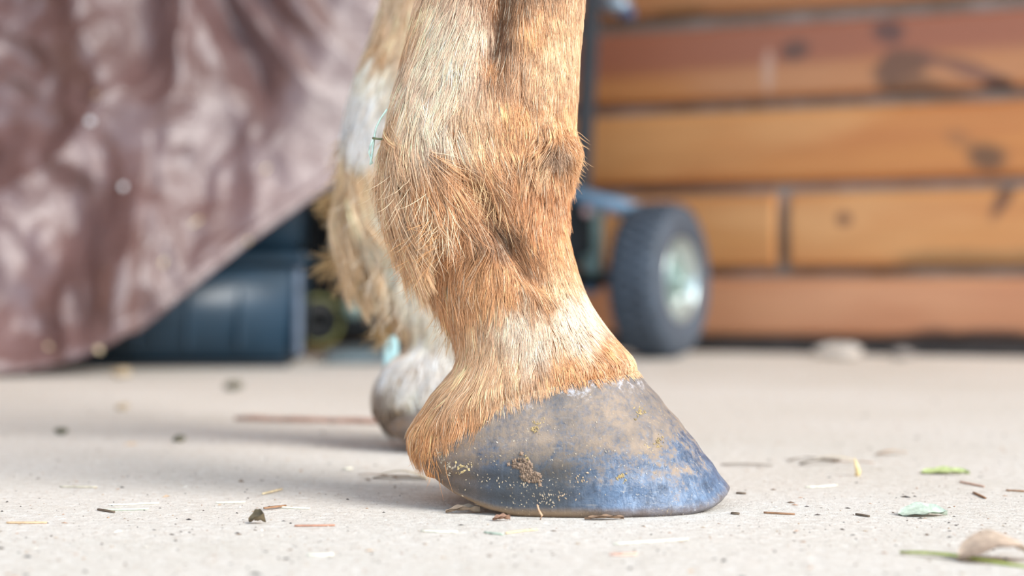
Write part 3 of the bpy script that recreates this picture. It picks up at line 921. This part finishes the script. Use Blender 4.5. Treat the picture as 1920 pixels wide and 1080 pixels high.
# upright
a0, a1, a2 = P(1090, 362, 2.95), P(1110, 0, 2.95), P(1132, -420, 2.95)
for nm, q0, q1, w in (('upright_post', a0, a2, .042),):
    d = (q1 - q0); L = d.length; R_ = d.to_track_quat('Z', 'Y').to_matrix()
    c = (q0 + q1) / 2
    off(bmobj(nm, box_bm(c.x, c.y, c.z, w, .03, L, .004, rot=R_), M_dkp, mach))
# latch on the upright
p = P(1158, 8, 2.93)
v, f = tube([p + Vector((-.035, .01, .004)), p + Vector((0, 0, 0)), p + Vector((.018, -.004, -.008))], [.012, .019, .013], 12)
off(meshobj('latch', v, f, simple('bluish_zinc', lin(150, 164, 176), 0.35, 0.25, 60, metal=0.4), mach))
p = P(1176, 22, 2.92)
v, f = tube([p + Vector((0, 0, .006)), p + Vector((.002, 0, -.012))], .012, 10)
off(meshobj('latch_knob', v, f, simple('blue_knob', lin(66, 90, 124), 0.45, 0.2), mach))
# wheel
WC = P(1238, 526, 2.816); WC.z = 0.130
wheel = bpy.data.objects.new('wheel', None); link(wheel, mach); wheel.location = WC - mo; wheel.rotation_euler = (0, 0, math.radians(-28))
M_rub = simple('grey_rubber', lin(70, 79, 90), 0.65, 0.2, 30)
tp = [(.064, -.030), (.072, -.040), (.095, -.0455), (.113, -.043), (.122, -.035), (.1255, -.018), (.1262, 0), (.1255, .018), (.122, .035), (.113, .043), (.095, .0455), (.072, .040), (.064, .030)]
v, f = lathe(tp, 64); tire = meshobj('tire', v, f, M_rub, wheel)
bmt = bmesh.new()
for k in range(40):
    for r_, ax in enumerate((-.030, -.011, .011, .030)):
        th = 2 * math.pi * (k + .5 * (r_ % 2)) / 40
        rr = .1235 if abs(ax) > .02 else .1268
        R_ = Matrix.Rotation(th, 3, 'X')
        c = R_ @ Vector((ax, 0, rr))
        tilt = Matrix.Rotation(math.copysign(.35, ax) if abs(ax) > .02 else 0, 3, 'Y')
        box_bm(c.x, c.y, c.z, .0165, .0125, .006, 0, bm=bmt, rot=R_ @ tilt)
bmobj('tread', bmt, M_rub, wheel)['kind'] = 'stuff'
M_rim = simple('zinc_rim', lin(196, 208, 206), 0.28, 0.1, 30, metal=0.75)
v, f = lathe([(.067, .026), (.071, .037), (.069, .041), (.064, .038), (.061, .026), (.052, .012), (.040, .008), (.030, .014), (.026, .016)], 56)
meshobj('rim', v, f, M_rim, wheel)
v, f = lathe([(.027, .012), (.027, .040), (.022, .043), (.012, .043), (.012, .030), (.0001, .030)], 28); meshobj('hub', v, f, M_zinc, wheel)
for k in range(4):
    th = math.radians(45 + 90 * k)
    v, f = tube([(.008, .044 * math.cos(th), .044 * math.sin(th)), (.018, .044 * math.cos(th), .044 * math.sin(th))], .006, 6)
    meshobj('rim_bolt', v, f, M_zinc, wheel, smooth=False)
v, f = lathe([(.064, -.030), (.060, -.02), (.04, -.012), (.014, -.012), (.014, -.07), (.0001, -.07)], 40); meshobj('rim_back', v, f, M_rim, wheel)
v, f = tube([(-.16, 0, 0), (.02, 0, 0)], .011, 12); meshobj('axle_shaft', v, f, M_blk, wheel)

# ------------------------------------------------------------------ small things
def ribbon(pts, w, th=0.0004, twist=0.0, taper=True):
    """thin straw: flat tapered strip with thickness"""
    pts = [Vector(p) for p in pts]; verts, faces = [], []
    n = len(pts)
    for i, p in enumerate(pts):
        d = (pts[min(i + 1, n - 1)] - pts[max(i - 1, 0)]).normalized()
        a = d.cross(Vector((0, 0, 1)))
        if a.length < 1e-3: a = Vector((1, 0, 0))
        a.normalize(); b = a.cross(d).normalized()
        tw = twist * i / max(1, n - 1); a, b = a * math.cos(tw) + b * math.sin(tw), b * math.cos(tw) - a * math.sin(tw)
        k = w * 0.5 * ((0.35 + 0.65 * math.sin(math.pi * (0.12 + 0.8 * i / (n - 1)))) if taper else 1)
        verts += [p + a * k - b * th / 2, p + a * k + b * th / 2, p - a * k + b * th / 2, p - a * k - b * th / 2]
    for i in range(n - 1):
        for k in range(4):
            k2 = (k + 1) % 4
            faces.append((i * 4 + k, i * 4 + k2, (i + 1) * 4 + k2, (i + 1) * 4 + k))
    faces.append((3, 2, 1, 0)); m = 4 * (n - 1); faces.append((m, m + 1, m + 2, m + 3))
    return verts, faces

def leaf_mesh(L, Wd, curl, bend, fold=0.0, nu=14, nv=6, th=0.0004, seed=0):
    rnd = random.Random(seed); verts, faces = [], []
    for s_ in (1, -1):
        for i in range(nu + 1):
            u = i / nu
            hw = Wd * 0.5 * (math.sin(math.pi * u ** 0.8) ** 0.75 if 0 < u < 1 else 0.02)
            for j in range(nv + 1):
                v = j / nv * 2 - 1
                z = curl * (v * v) * (0.4 + u) + bend * math.sin(math.pi * u) + fold * abs(v) + 0.0004 * math.sin(u * 17 + v * 5 + seed)
                verts.append((u * L - L / 2, v * hw, z + s_ * th / 2))
    o = (nu + 1) * (nv + 1)
    for s_, base in ((1, 0), (-1, o)):
        for i in range(nu):
            for j in range(nv):
                a = base + i * (nv + 1) + j; q = (a, a + nv + 1, a + nv + 2, a + 1)
                faces.append(q if s_ > 0 else q[::-1])
    return verts, faces

MATS = {}
def cm(key, rgb, rough=.7, var=.2):
    if key not in MATS: MATS[key] = simple(key, lin(*rgb), rough, var, 300, bump=0.2)
    return MATS[key]
STRAW = ('straw', (216, 196, 158)); PALE = ('bleached_straw', (232, 226, 206)); BROWN = ('brown_stem', (150, 112, 82)); DARK = ('dark_leaf', (100, 84, 68)); GREEN = ('green_leaf', (172, 182, 124)); GGREY = ('grey_green_leaf', (176, 186, 168))

def straw(name, label, cat, pa, pb, w, key, lift=0.0006, bend=0.0, arc=0.0, group=None, n=7):
    a, b = G(*pa), G(*pb)
    pts = []
    per = (b - a).cross(Vector((0, 0, 1)))
    for i in range(n):
        t = i / (n - 1)
        p = a.lerp(b, t) + per * bend * math.sin(math.pi * t)
        p.z = lift + arc * math.sin(math.pi * t)
        pts.append(p)
    c = pts[n // 2].copy(); c.z = 0
    v, f = ribbon([q - c for q in pts], w * 1.35, .0009)
    o = meshobj(name, v, f, cm(*key), None, loc=c)
    return tag(o, label, cat, group or 'loose straws and scraps on the concrete')

# twig and straws left of the hooves
a, b = G(441, 789), G(790, 797)
pts = [a.lerp(b, i / 9) + Vector((0, 0.002 * math.sin(i * 1.7), 0.0024 + 0.0003 * math.sin(i * 2.3))) for i in range(10)]
c = pts[5].copy(); c.z = 0
v, f = tube([q - c for q in pts], [.0016, .0024, .0021, .0026, .0021, .0022, .0027, .0022, .0023, .0018], 8)
tag(meshobj('twig', v, f, simple('twig_bark', lin(150, 112, 96), 0.8, 0.3, 200), None, loc=c), 'reddish-brown twig lying on the floor behind the far hoof', 'twig')

straw('straw', 'long pale straw at left, upper one of the overlapping pair', 'straw', (205, 949), (298, 945), .0009, PALE)
straw('straw', 'pale greenish straw at left, lower one of the overlapping pair', 'straw', (188, 958), (279, 956), .0011, ('pale_green_straw', (206, 214, 190)))
straw('leaf_scrap', 'thin dark leaf scrap touching the pale greenish straw', 'leaf scrap', (184, 957), (214, 962), .0016, DARK)
straw('straw', 'thin tan straw farthest left on the floor', 'straw', (12, 982), (88, 982), .0010, ('tan_straw', (206, 172, 134)))
straw('straw', 'short bleached straw midway between the left frame edge and the hoof', 'straw', (405, 944), (460, 943), .0010, PALE)
straw('straw', 'short golden straw tilted upward, nearest the shadow behind the hoof', 'straw', (492, 929), (529, 920), .0011, STRAW, .0010)
straw('straw', 'bleached straw joined to a brown stem scrap', 'straw', (525, 953), (581, 955), .0014, PALE)
straw('stem_scrap', 'brown stem scrap lying against a bleached straw', 'stem scrap', (495, 957), (536, 952), .0016, BROWN, .0012)
straw('straw', 'thin faint straw far left lying above the longer pale pair', 'straw', (112, 914), (182, 915), .0008, ('grey_straw', (186, 176, 156)))
straw('straw', 'reddish thin stem in front of the dark curled leaf crumb', 'straw', (552, 988), (628, 987), .0009, ('red_stem', (176, 128, 104)))
straw('straw', 'blurred pale straw in the near foreground left of the hoof', 'straw', (575, 1043), (625, 1042), .0014, PALE)
straw('straw', 'bleached straw flake below the heel of the near hoof', 'straw', (790, 997), (858, 999), .0022, PALE, bend=.05)
straw('straw', 'thin grey-green straw under the middle of the near hoof', 'straw', (908, 1000), (944, 1004), .0012, GGREY)
straw('straw', 'slender cream straw below the near hoof', 'straw', (948, 1002), (1008, 995), .0010, STRAW, bend=-.06)
straw('straw', 'long bleached straw in the foreground below the toe', 'straw', (1150, 1022), (1290, 1013), .0012, PALE)
straw('straw', 'reddish stem in the foreground right of centre', 'straw', (1143, 1042), (1195, 1041), .0018, ('salmon_stem', (222, 178, 156)))
straw('straw', 'brown needle lying just right of the toe', 'straw', (1432, 963), (1490, 966), .0009, BROWN)
straw('straw', 'thin bleached straw arched between the toe and the green leaf', 'straw', (1510, 915), (1570, 911), .0009, PALE, bend=.08)
straw('stem_scrap', 'dark brown stem scrap between the needle and the grey-green leaf', 'stem scrap', (1605, 966), (1630, 970), .0013, DARK)
straw('straw', 'brown straw at the right frame edge', 'straw', (1886, 921), (1925, 923), .0010, BROWN)
straw('straw', 'faint brown stem at right behind the grey-green leaf', 'straw', (1800, 905), (1845, 914), .0009, ('pink_stem', (200, 160, 136)))
straw('straw', 'small tan stem on the floor far right of the toe', 'straw', (1825, 925), (1848, 936), .0010, BROWN)
straw('leaf_scrap', 'small dark scrap touching the right side of the toe', 'leaf scrap', (1381, 926), (1398, 927), .0022, DARK)
straw('leaf_scrap', 'small dark scrap just below the toe tip', 'leaf scrap', (1371, 964), (1386, 965), .0020, DARK)
straw('straw', 'pale straw lying in the far shadow behind the hoof', 'straw', (645, 882), (660, 881), .0030, PALE, .0012)

# dried leaf litter behind the heel
def litter(name, label, cat, items, loc_px):
    root = empty(name, G(*loc_px)); tag(root, label, cat)
    for i, (pa, pb, w, key, nm, arc) in enumerate(items):
        a, b = G(*pa), G(*pb)
        pts = []
        for k in range(6):
            t = k / 5; q = a.lerp(b, t); q.z = .0008 + .0006 * i * .5 + arc * math.sin(math.pi * t); pts.append(q - root.location)
        v, f = ribbon(pts, w, twist=.3 * (i % 3))
        meshobj(nm, v, f, cm(*key), root)
    return root
litter('leaf_litter', 'flattened clump of dark dry leaf and stems behind the heel', 'leaf litter',
       [((700, 898), (800, 900), .006, DARK, 'leaf_blade', .0014), ((712, 893), (795, 897), .003, ('olive_stem', (150, 136, 96)), 'stem', .0030), ((672, 893), (745, 900), .0015, BROWN, 'stem', .0010), ((735, 889), (802, 903), .0016, STRAW, 'stem', .0022)], (750, 898))
litter('leaf_litter', 'strip of grey-brown leaf scraps on the floor right of the toe', 'leaf litter',
       [((1352, 873), (1450, 875), .004, ('grey_leaf', (130, 118, 106)), 'leaf_blade', .0008), ((1478, 866), (1530, 862), .004, ('grey_leaf', (130, 118, 106)), 'leaf_blade', .0012), ((1500, 874), (1575, 868), .005, DARK, 'leaf_blade', .0018), ((1530, 864), (1600, 868), .0022, STRAW, 'stem', .0022), ((1560, 872), (1640, 873), .0018, BROWN, 'stem', .0006)], (1500, 872))
litter('leaf_litter', 'small tan leaf scrap lying far right beyond the toe', 'leaf litter',
       [((1645, 853), (1700, 851), .004, ('tan_leaf', (176, 142, 112)), 'leaf_blade', .0020), ((1640, 856), (1680, 855), .002, ('grey_leaf', (130, 118, 106)), 'stem', .0008)], (1675, 854))

def leaf(name, label, cat, px, py, L, Wd, rz, key, curl=.001, bend=.001, fold=0.0, tilt=0.0, seed=0):
    v, f = leaf_mesh(L, Wd, curl, bend, fold, seed=seed)
    c = G(px, py)
    vv = [Matrix.Rotation(rz, 3, 'Z') @ (Matrix.Rotation(tilt, 3, 'X') @ Vector(q)) for q in v]
    mz = min(q.z for q in vv)
    vv = [q - Vector((0, 0, mz - .0002)) for q in vv]
    return tag(meshobj(name, vv, f, cm(*key), None, loc=c), label, cat, 'leaves lying on the concrete')
leaf('leaf', 'small yellow-green leaf on the floor at right, beyond the toe', 'leaf', 1772, 889, .030, .010, -.15, GREEN, .0012, .0012, seed=1, tilt=.25)
leaf('leaf', 'pale grey-green leaf with one dark edge at right', 'leaf', 1730, 967, .025, .014, -.04, GGREY, .0016, .0022, seed=2, tilt=.30)
leaf('leaf', 'dark curled leaf crumb on the floor left of the hoof', 'leaf', 483, 981, .009, .007, -.2, ('crumb_leaf', (104, 90, 66)), .004, .002, seed=3, tilt=.6)
leaf('leaf', 'curled dry leaf lying by the lowest point of the heel', 'leaf', 868, 963, .018, .005, -.05, ('dry_leaf', (140, 120, 100)), .002, .0016, seed=4, tilt=.2)
leaf('leaf', 'small rusty leaf scrap under the rear of the hoof', 'leaf', 940, 977, .009, .0045, .1, ('rust_leaf', (146, 110, 88)), .0014, .0008, seed=5, tilt=.2)
leaf('leaf', 'brown bark flake against the ground edge of the near hoof', 'leaf', 1133, 975, .020, .0055, .06, ('bark_flake', (142, 114, 90)), .0006, .0008, seed=6)
leaf('leaf', 'large blurred dry leaf in the lower right corner', 'leaf', 1868, 1052, .034, .024, .1, ('dry_tan_leaf', (180, 158, 138)), .001, .0075, .001, seed=7, tilt=.15)
# green stalk in the lower right corner
a, b = G(1688, 1040), G(1960, 1068)
pts = [a.lerp(b, i / 8) + Vector((0, 0, .0012 + .0010 * math.sin(i * .6))) for i in range(9)]; c = pts[4].copy(); c.z = 0
v, f = ribbon([q - c for q in pts], .0024, .0010)
tag(meshobj('grass_stalk', v, f, cm('grass_green', (150, 160, 72)), None, loc=c), 'green grass stalk lying under the blurred dry leaf in the corner', 'stalk')
# upright husk
c = G(1607, 893)
v, f = tube([(0, 0, .0), (.0006, 0, .003), (-.0006, 0, .008), (-.0016, .0004, .0115)], [.0016, .0018, .0011, .0002], 7)
tag(meshobj('seed_husk', v, f, cm('husk', (224, 198, 144)), None, loc=c), 'small pale husk standing upright right of the toe', 'husk')
# curled stalk standing against the hoof
c = G(1016, 974.5)
v, f = ribbon([(-.0008, .0, .0), (.0, 0, .0022), (-.0014, .0006, .0046), (-.0024, .0010, .0076)], .0012, .0006)
tag(meshobj('stem_scrap', v, f, cm('tan_curl', (196, 156, 122)), None, loc=c), 'curled tan stem scrap standing against the hoof wall', 'stem scrap')

# pebbles and lumps farther back
def lump(name, label, cat, px, py, r, key, sq=(1, 1, .7), seed=0):
    bm = bmesh.new(); bmesh.ops.create_icosphere(bm, subdivisions=3, radius=r)
    for v in bm.verts:
        v.co *= 1 + .35 * mnoise.noise(v.co / r * 1.1 + Vector((seed * 3.7, 0, 0))) + .12 * mnoise.noise(v.co / r * 3 + Vector((seed, 2, 0)))
        v.co.x *= sq[0]; v.co.y *= sq[1]; v.co.z *= sq[2]
    mz = min(v.co.z for v in bm.verts)
    for v in bm.verts: v.co.z -= mz
    o = bmobj(name, bm, cm(*key), None, True); o.location = G(px, py)
    return tag(o, label, cat)
lump('mortar_lump', 'pale crumbled mortar lump at the foot of the timber wall', 'lump', 1572, 672, .030, ('mortar', (178, 168, 158)), (1.4, .6, .42), 1)
lump('mortar_lump', 'small grey mortar crumb by the wall, farthest right', 'lump', 1690, 673, .014, ('grey_mortar', (120, 112, 106)), (1.5, .7, .6), 2)
lump('wood_chip', 'tan wood chip beside the bottom of the tote', 'wood chip', 229, 708, .010, ('chip', (170, 150, 122)), (1.3, .8, .6), 3)
lump('dirt_clod', 'dark dirt clod on the floor in front of the tote', 'clod', 438, 732, .009, ('clod', (96, 92, 76)), (1.2, .8, .6), 4)
lump('dirt_clod', 'small brown clod left of the twig, below the tote', 'clod', 336, 829, .0042, ('clod', (96, 92, 76)), (1.2, .8, .6), 5)
lump('dirt_clod', 'tiny tan clod on the floor below the wood chip', 'clod', 230, 768, .0055, ('chip', (170, 150, 122)), (1.2, .8, .5), 6)
lump('dirt_clod', 'tiny dark clod at far left in the band of shadow', 'clod', 115, 815, .0045, ('clod', (96, 92, 76)), (1.2, .8, .6), 7)

# hay strand snagged in the leg hair
def snag(pxs, Y):
    return [P(px, py, Y + dy) for px, py, dy in pxs]
root_p = P(716, 222, .91)
hs = empty('hay_strand', root_p)
tag(hs, 'thin pale green hay strand looped and caught in the near leg hair', 'hay strand')
for nm, pl, r in (('stem', [(726, 205, -.004), (714, 222, 0), (705, 240, 0), (701, 262, 0), (699, 280, 0), (697, 295, 0), (694, 309, 0)], .0006),
                  ('stem', [(699, 262, -.001), (694, 274, 0), (692, 286, 0), (695, 296, 0), (698, 307, 0)], .0005),
                  ('side_stalk', [(699, 259, 0), (706, 260, -.002), (720, 261, -.004)], .0006)):
    v, f = tube([q - root_p for q in snag(pl, .91)], r, 6)
    meshobj(nm, v, f, cm('pale_hay_green', (200, 222, 206)) if nm == 'stem' else cm('olive_hay', (110, 112, 78)), hs)

# slender pale plastic stake behind the far hoof
c = G(733, 815)
st = empty('plastic_stake', c); tag(st, 'pale turquoise plastic stake standing behind the far hoof', 'stake')
M_cy = simple('turquoise_plastic', lin(176, 214, 216), 0.35, 0.08, 60)
bm = box_bm(0, 0, .0395, .0115, .006, .079, .0022); bmobj('shaft', bm, M_cy, st)
hz = CAMH - (650 - 540) * c.y / F
v, f = tube([(-.001, -.0034, hz), (-.001, -.0026, hz)], .0013, 10); meshobj('pin_hole', v, f, simple('black_hole', (.01, .01, .01), .6), st)

# bits stuck on the tarpaulin
bits = [('chaff', 'bright white chaff flake on the tarpaulin, higher of the two', 180, 228, .010, .008, ('white_chaff', (240, 242, 244))), ('chaff', 'white chaff flake on the tarpaulin, lower of the two', 234, 346, .008, .008, ('white_chaff', (240, 242, 244))),
        ('straw_scrap', 'upright pale straw scrap midway down the tarpaulin', 376, 414, .004, .020, STRAW), ('straw_scrap', 'straw scrap low on the tarpaulin, nearest the tote', 312, 488, .0045, .014, STRAW),
        ('straw_scrap', 'straw scrap on the shaded fold of the tarpaulin', 507, 316, .004, .012, STRAW), ('straw_scrap', 'pale scrap on the hem of the tarpaulin above the tote', 474, 450, .006, .007, STRAW),
        ('straw_scrap', 'tan scrap on the lower left hem of the tarpaulin', 92, 643, .008, .005, STRAW), ('straw_scrap', 'tan straw scrap caught where the hem meets the tote', 186, 650, .010, .008, STRAW),
        ('straw_scrap', 'faint brown scrap high on the tarpaulin', 184, 172, .005, .014, ('brown_bit', (150, 122, 92)))]
for i, (nm, lab, px, py, w, h, key) in enumerate(bits):
    q = tarp_at(px, py) + Vector((0, -.007, 0))
    v, f = leaf_mesh(h, w, .001, .001, seed=i)
    vv = [Matrix.Rotation(math.radians(80), 3, 'X') @ (Matrix.Rotation(math.radians(75 - 20 * (i % 3)), 3, 'Z') @ Vector(x)) for x in v]
    tag(meshobj(nm, vv, f, cm(*key), None, loc=q), lab, 'chaff' if nm == 'chaff' else 'straw', 'bits stuck to the tarpaulin')

# ------------------------------------------------------------------ crumbs and dried mud on the near hoof
HA = np.linspace(math.pi * .92, 2 * math.pi + .2, 260); HT = np.linspace(0, 1, 90)
AA, TT = np.meshgrid(HA, HT, indexing='ij'); hx, hy, hz_ = hoof_shape(AA.ravel(), TT.ravel())
hpx = 960 + F * hx / (hy + YC); hpy = 540 - F * (hz_ - CAMH) / (hy + YC); AAf, TTf = AA.ravel(), TT.ravel()
def on_hoof(px, py):
    d = (hpx - px) ** 2 + (hpy - py) ** 2
    j = int(np.argmin(d + 1e6 * (hy > 0.02)))
    p = Vector((hx[j], hy[j], hz_[j])); a, t = AAf[j], TTf[j]
    e = 1e-3
    q = lambda a_, t_: Vector([float(k) for k in hoof_shape(np.array(a_), np.array(t_))])
    n = (q(a + e, t) - q(a - e, t)).cross(q(a, min(1, t + e)) - q(a, max(0, t - e))).normalized()
    if n.y > 0: n = -n
    return p, n
def crumbs(name, specs, mat, seed, elong):
    rnd = random.Random(seed); verts, faces, cols = [], [], []
    for (px, py, sx, sy, ang, cnt, size, rgb) in specs:
        for _ in range(cnt):
            u, w = rnd.gauss(0, 1) * sx, rnd.gauss(0, 1) * sy
            x = px + u * math.cos(ang) - w * math.sin(ang); y = py + u * math.sin(ang) + w * math.cos(ang)
            p, n = on_hoof(x, y)
            t1 = n.cross(Vector((rnd.gauss(0, 1), rnd.gauss(0, 1), rnd.gauss(0, 1)))).normalized(); t2 = n.cross(t1)
            r = size * rnd.uniform(.5, 1.3) * .00024
            b = len(verts)
            L = r * (rnd.uniform(1, elong)); 
            verts += [p + t1 * L, p + t2 * r, p - t1 * L, p - t2 * r, p + n * r * 1.1, p - n * r * .5]
            faces += [(b, b + 1, b + 4), (b + 1, b + 2, b + 4), (b + 2, b + 3, b + 4), (b + 3, b, b + 4), (b + 1, b, b + 5), (b + 2, b + 1, b + 5), (b + 3, b + 2, b + 5), (b, b + 3, b + 5)]
            k = rnd.uniform(.65, 1.15); cols += [(rgb[0] * k, rgb[1] * k, rgb[2] * k, 1)] * 6
    o = meshobj(name, verts, faces, mat, ln_o, smooth=False)
    ca = o.data.attributes.new('tint', 'FLOAT_COLOR', 'POINT'); ca.data.foreach_set('color', np.array(cols, np.float32).ravel())
    o['kind'] = 'stuff'
    return o
t_ = NT('crumb'); M_crumb = t_.fin(t_.attr('tint').outputs['Color'], .85, .2)
GLD = lin(184, 160, 116); MUD = lin(142, 120, 102); WH = lin(176, 160, 138)
crumbs('dried_mud', [(985, 880, 10, 6, .7, 110, 5, MUD), (1000, 893, 8, 5, .9, 60, 4, MUD), (972, 870, 6, 4, .4, 25, 4, MUD)], M_crumb, 1, 1.3)
crumbs('straw_crumbs', [(1200, 773, 4, 7, .6, 26, 2.2, GLD), (1003, 801, 4, 6, .3, 22, 2.0, GLD), (1018, 788, 3, 4, .3, 8, 2.0, GLD), (1234, 830, 5, 8, .3, 20, 1.8, GLD), (1212, 850, 9, 9, 1.2, 34, 1.6, lin(214, 186, 140)),
                        (988, 858, 4, 6, .2, 14, 2, GLD), (838, 872, 14, 5, .85, 26, 2.6, WH), (866, 880, 9, 9, .3, 20, 2.6, lin(206, 180, 130)), (885, 890, 30, 22, .2, 50, 1.4, lin(200, 180, 150)), (960, 900, 50, 24, .1, 70, 1.3, WH),
                        (1012, 925, 16, 10, .6, 60, 1.7, WH), (1070, 915, 22, 8, -.6, 50, 1.6, lin(196, 170, 140)), (1167, 893, 5, 6, .3, 16, 2, lin(206, 180, 130)), (1100, 840, 140, 50, .2, 150, 1.1, lin(210, 196, 176)), (900, 780, 60, 30, -.6, 40, 1.3, WH),
                        (1250, 900, 60, 40, .6, 70, 1.0, lin(206, 206, 206))], M_crumb, 2, 2.6)

# ------------------------------------------------------------------ fine grit on the concrete
def grit(count, seed):
    rng = np.random.default_rng(seed)
    verts, faces, cols = [], [], []
    pal = [lin(84, 74, 68), lin(120, 100, 84), lin(176, 150, 124), lin(222, 214, 200), lin(60, 54, 52), lin(170, 136, 112)]
    for _ in range(count):
        Y = 0.68 * (2.6 / 0.68) ** rng.uniform(0, 1); X = rng.uniform(-.33, .33) * Y
        if abs(Y - .92) < .075 and -.06 < X < .13: continue
        if Y > 2.1 and X < 0.1: continue
        if abs(Y - 1.23) < .075 and -.11 < X < .085: continue
        r = 0.00027 * math.exp(rng.normal(0, .55)); L = r * rng.uniform(1, 3.2); a = rng.uniform(0, 6.28)
        ca, sa = math.cos(a), math.sin(a); b = len(verts)
        verts += [(X + ca * L, Y + sa * L, 0.0001), (X - sa * r, Y + ca * r, .0001), (X - ca * L, Y - sa * L, .0001), (X + sa * r, Y - ca * r, .0001), (X, Y, r * .9)]
        faces += [(b, b + 1, b + 4), (b + 1, b + 2, b + 4), (b + 2, b + 3, b + 4), (b + 3, b, b + 4)]
        c = pal[int(rng.integers(0, 6))]; cols += [(*c, 1)] * 5
    o = meshobj('grit', verts, faces, M_crumb, smooth=False)
    q = o.data.attributes.new('tint', 'FLOAT_COLOR', 'POINT'); q.data.foreach_set('color', np.array(cols, np.float32).ravel())
    return tag(o, 'fine grit and chaff strewn over the concrete floor', 'grit', kind='stuff')
grit(7500, 3)
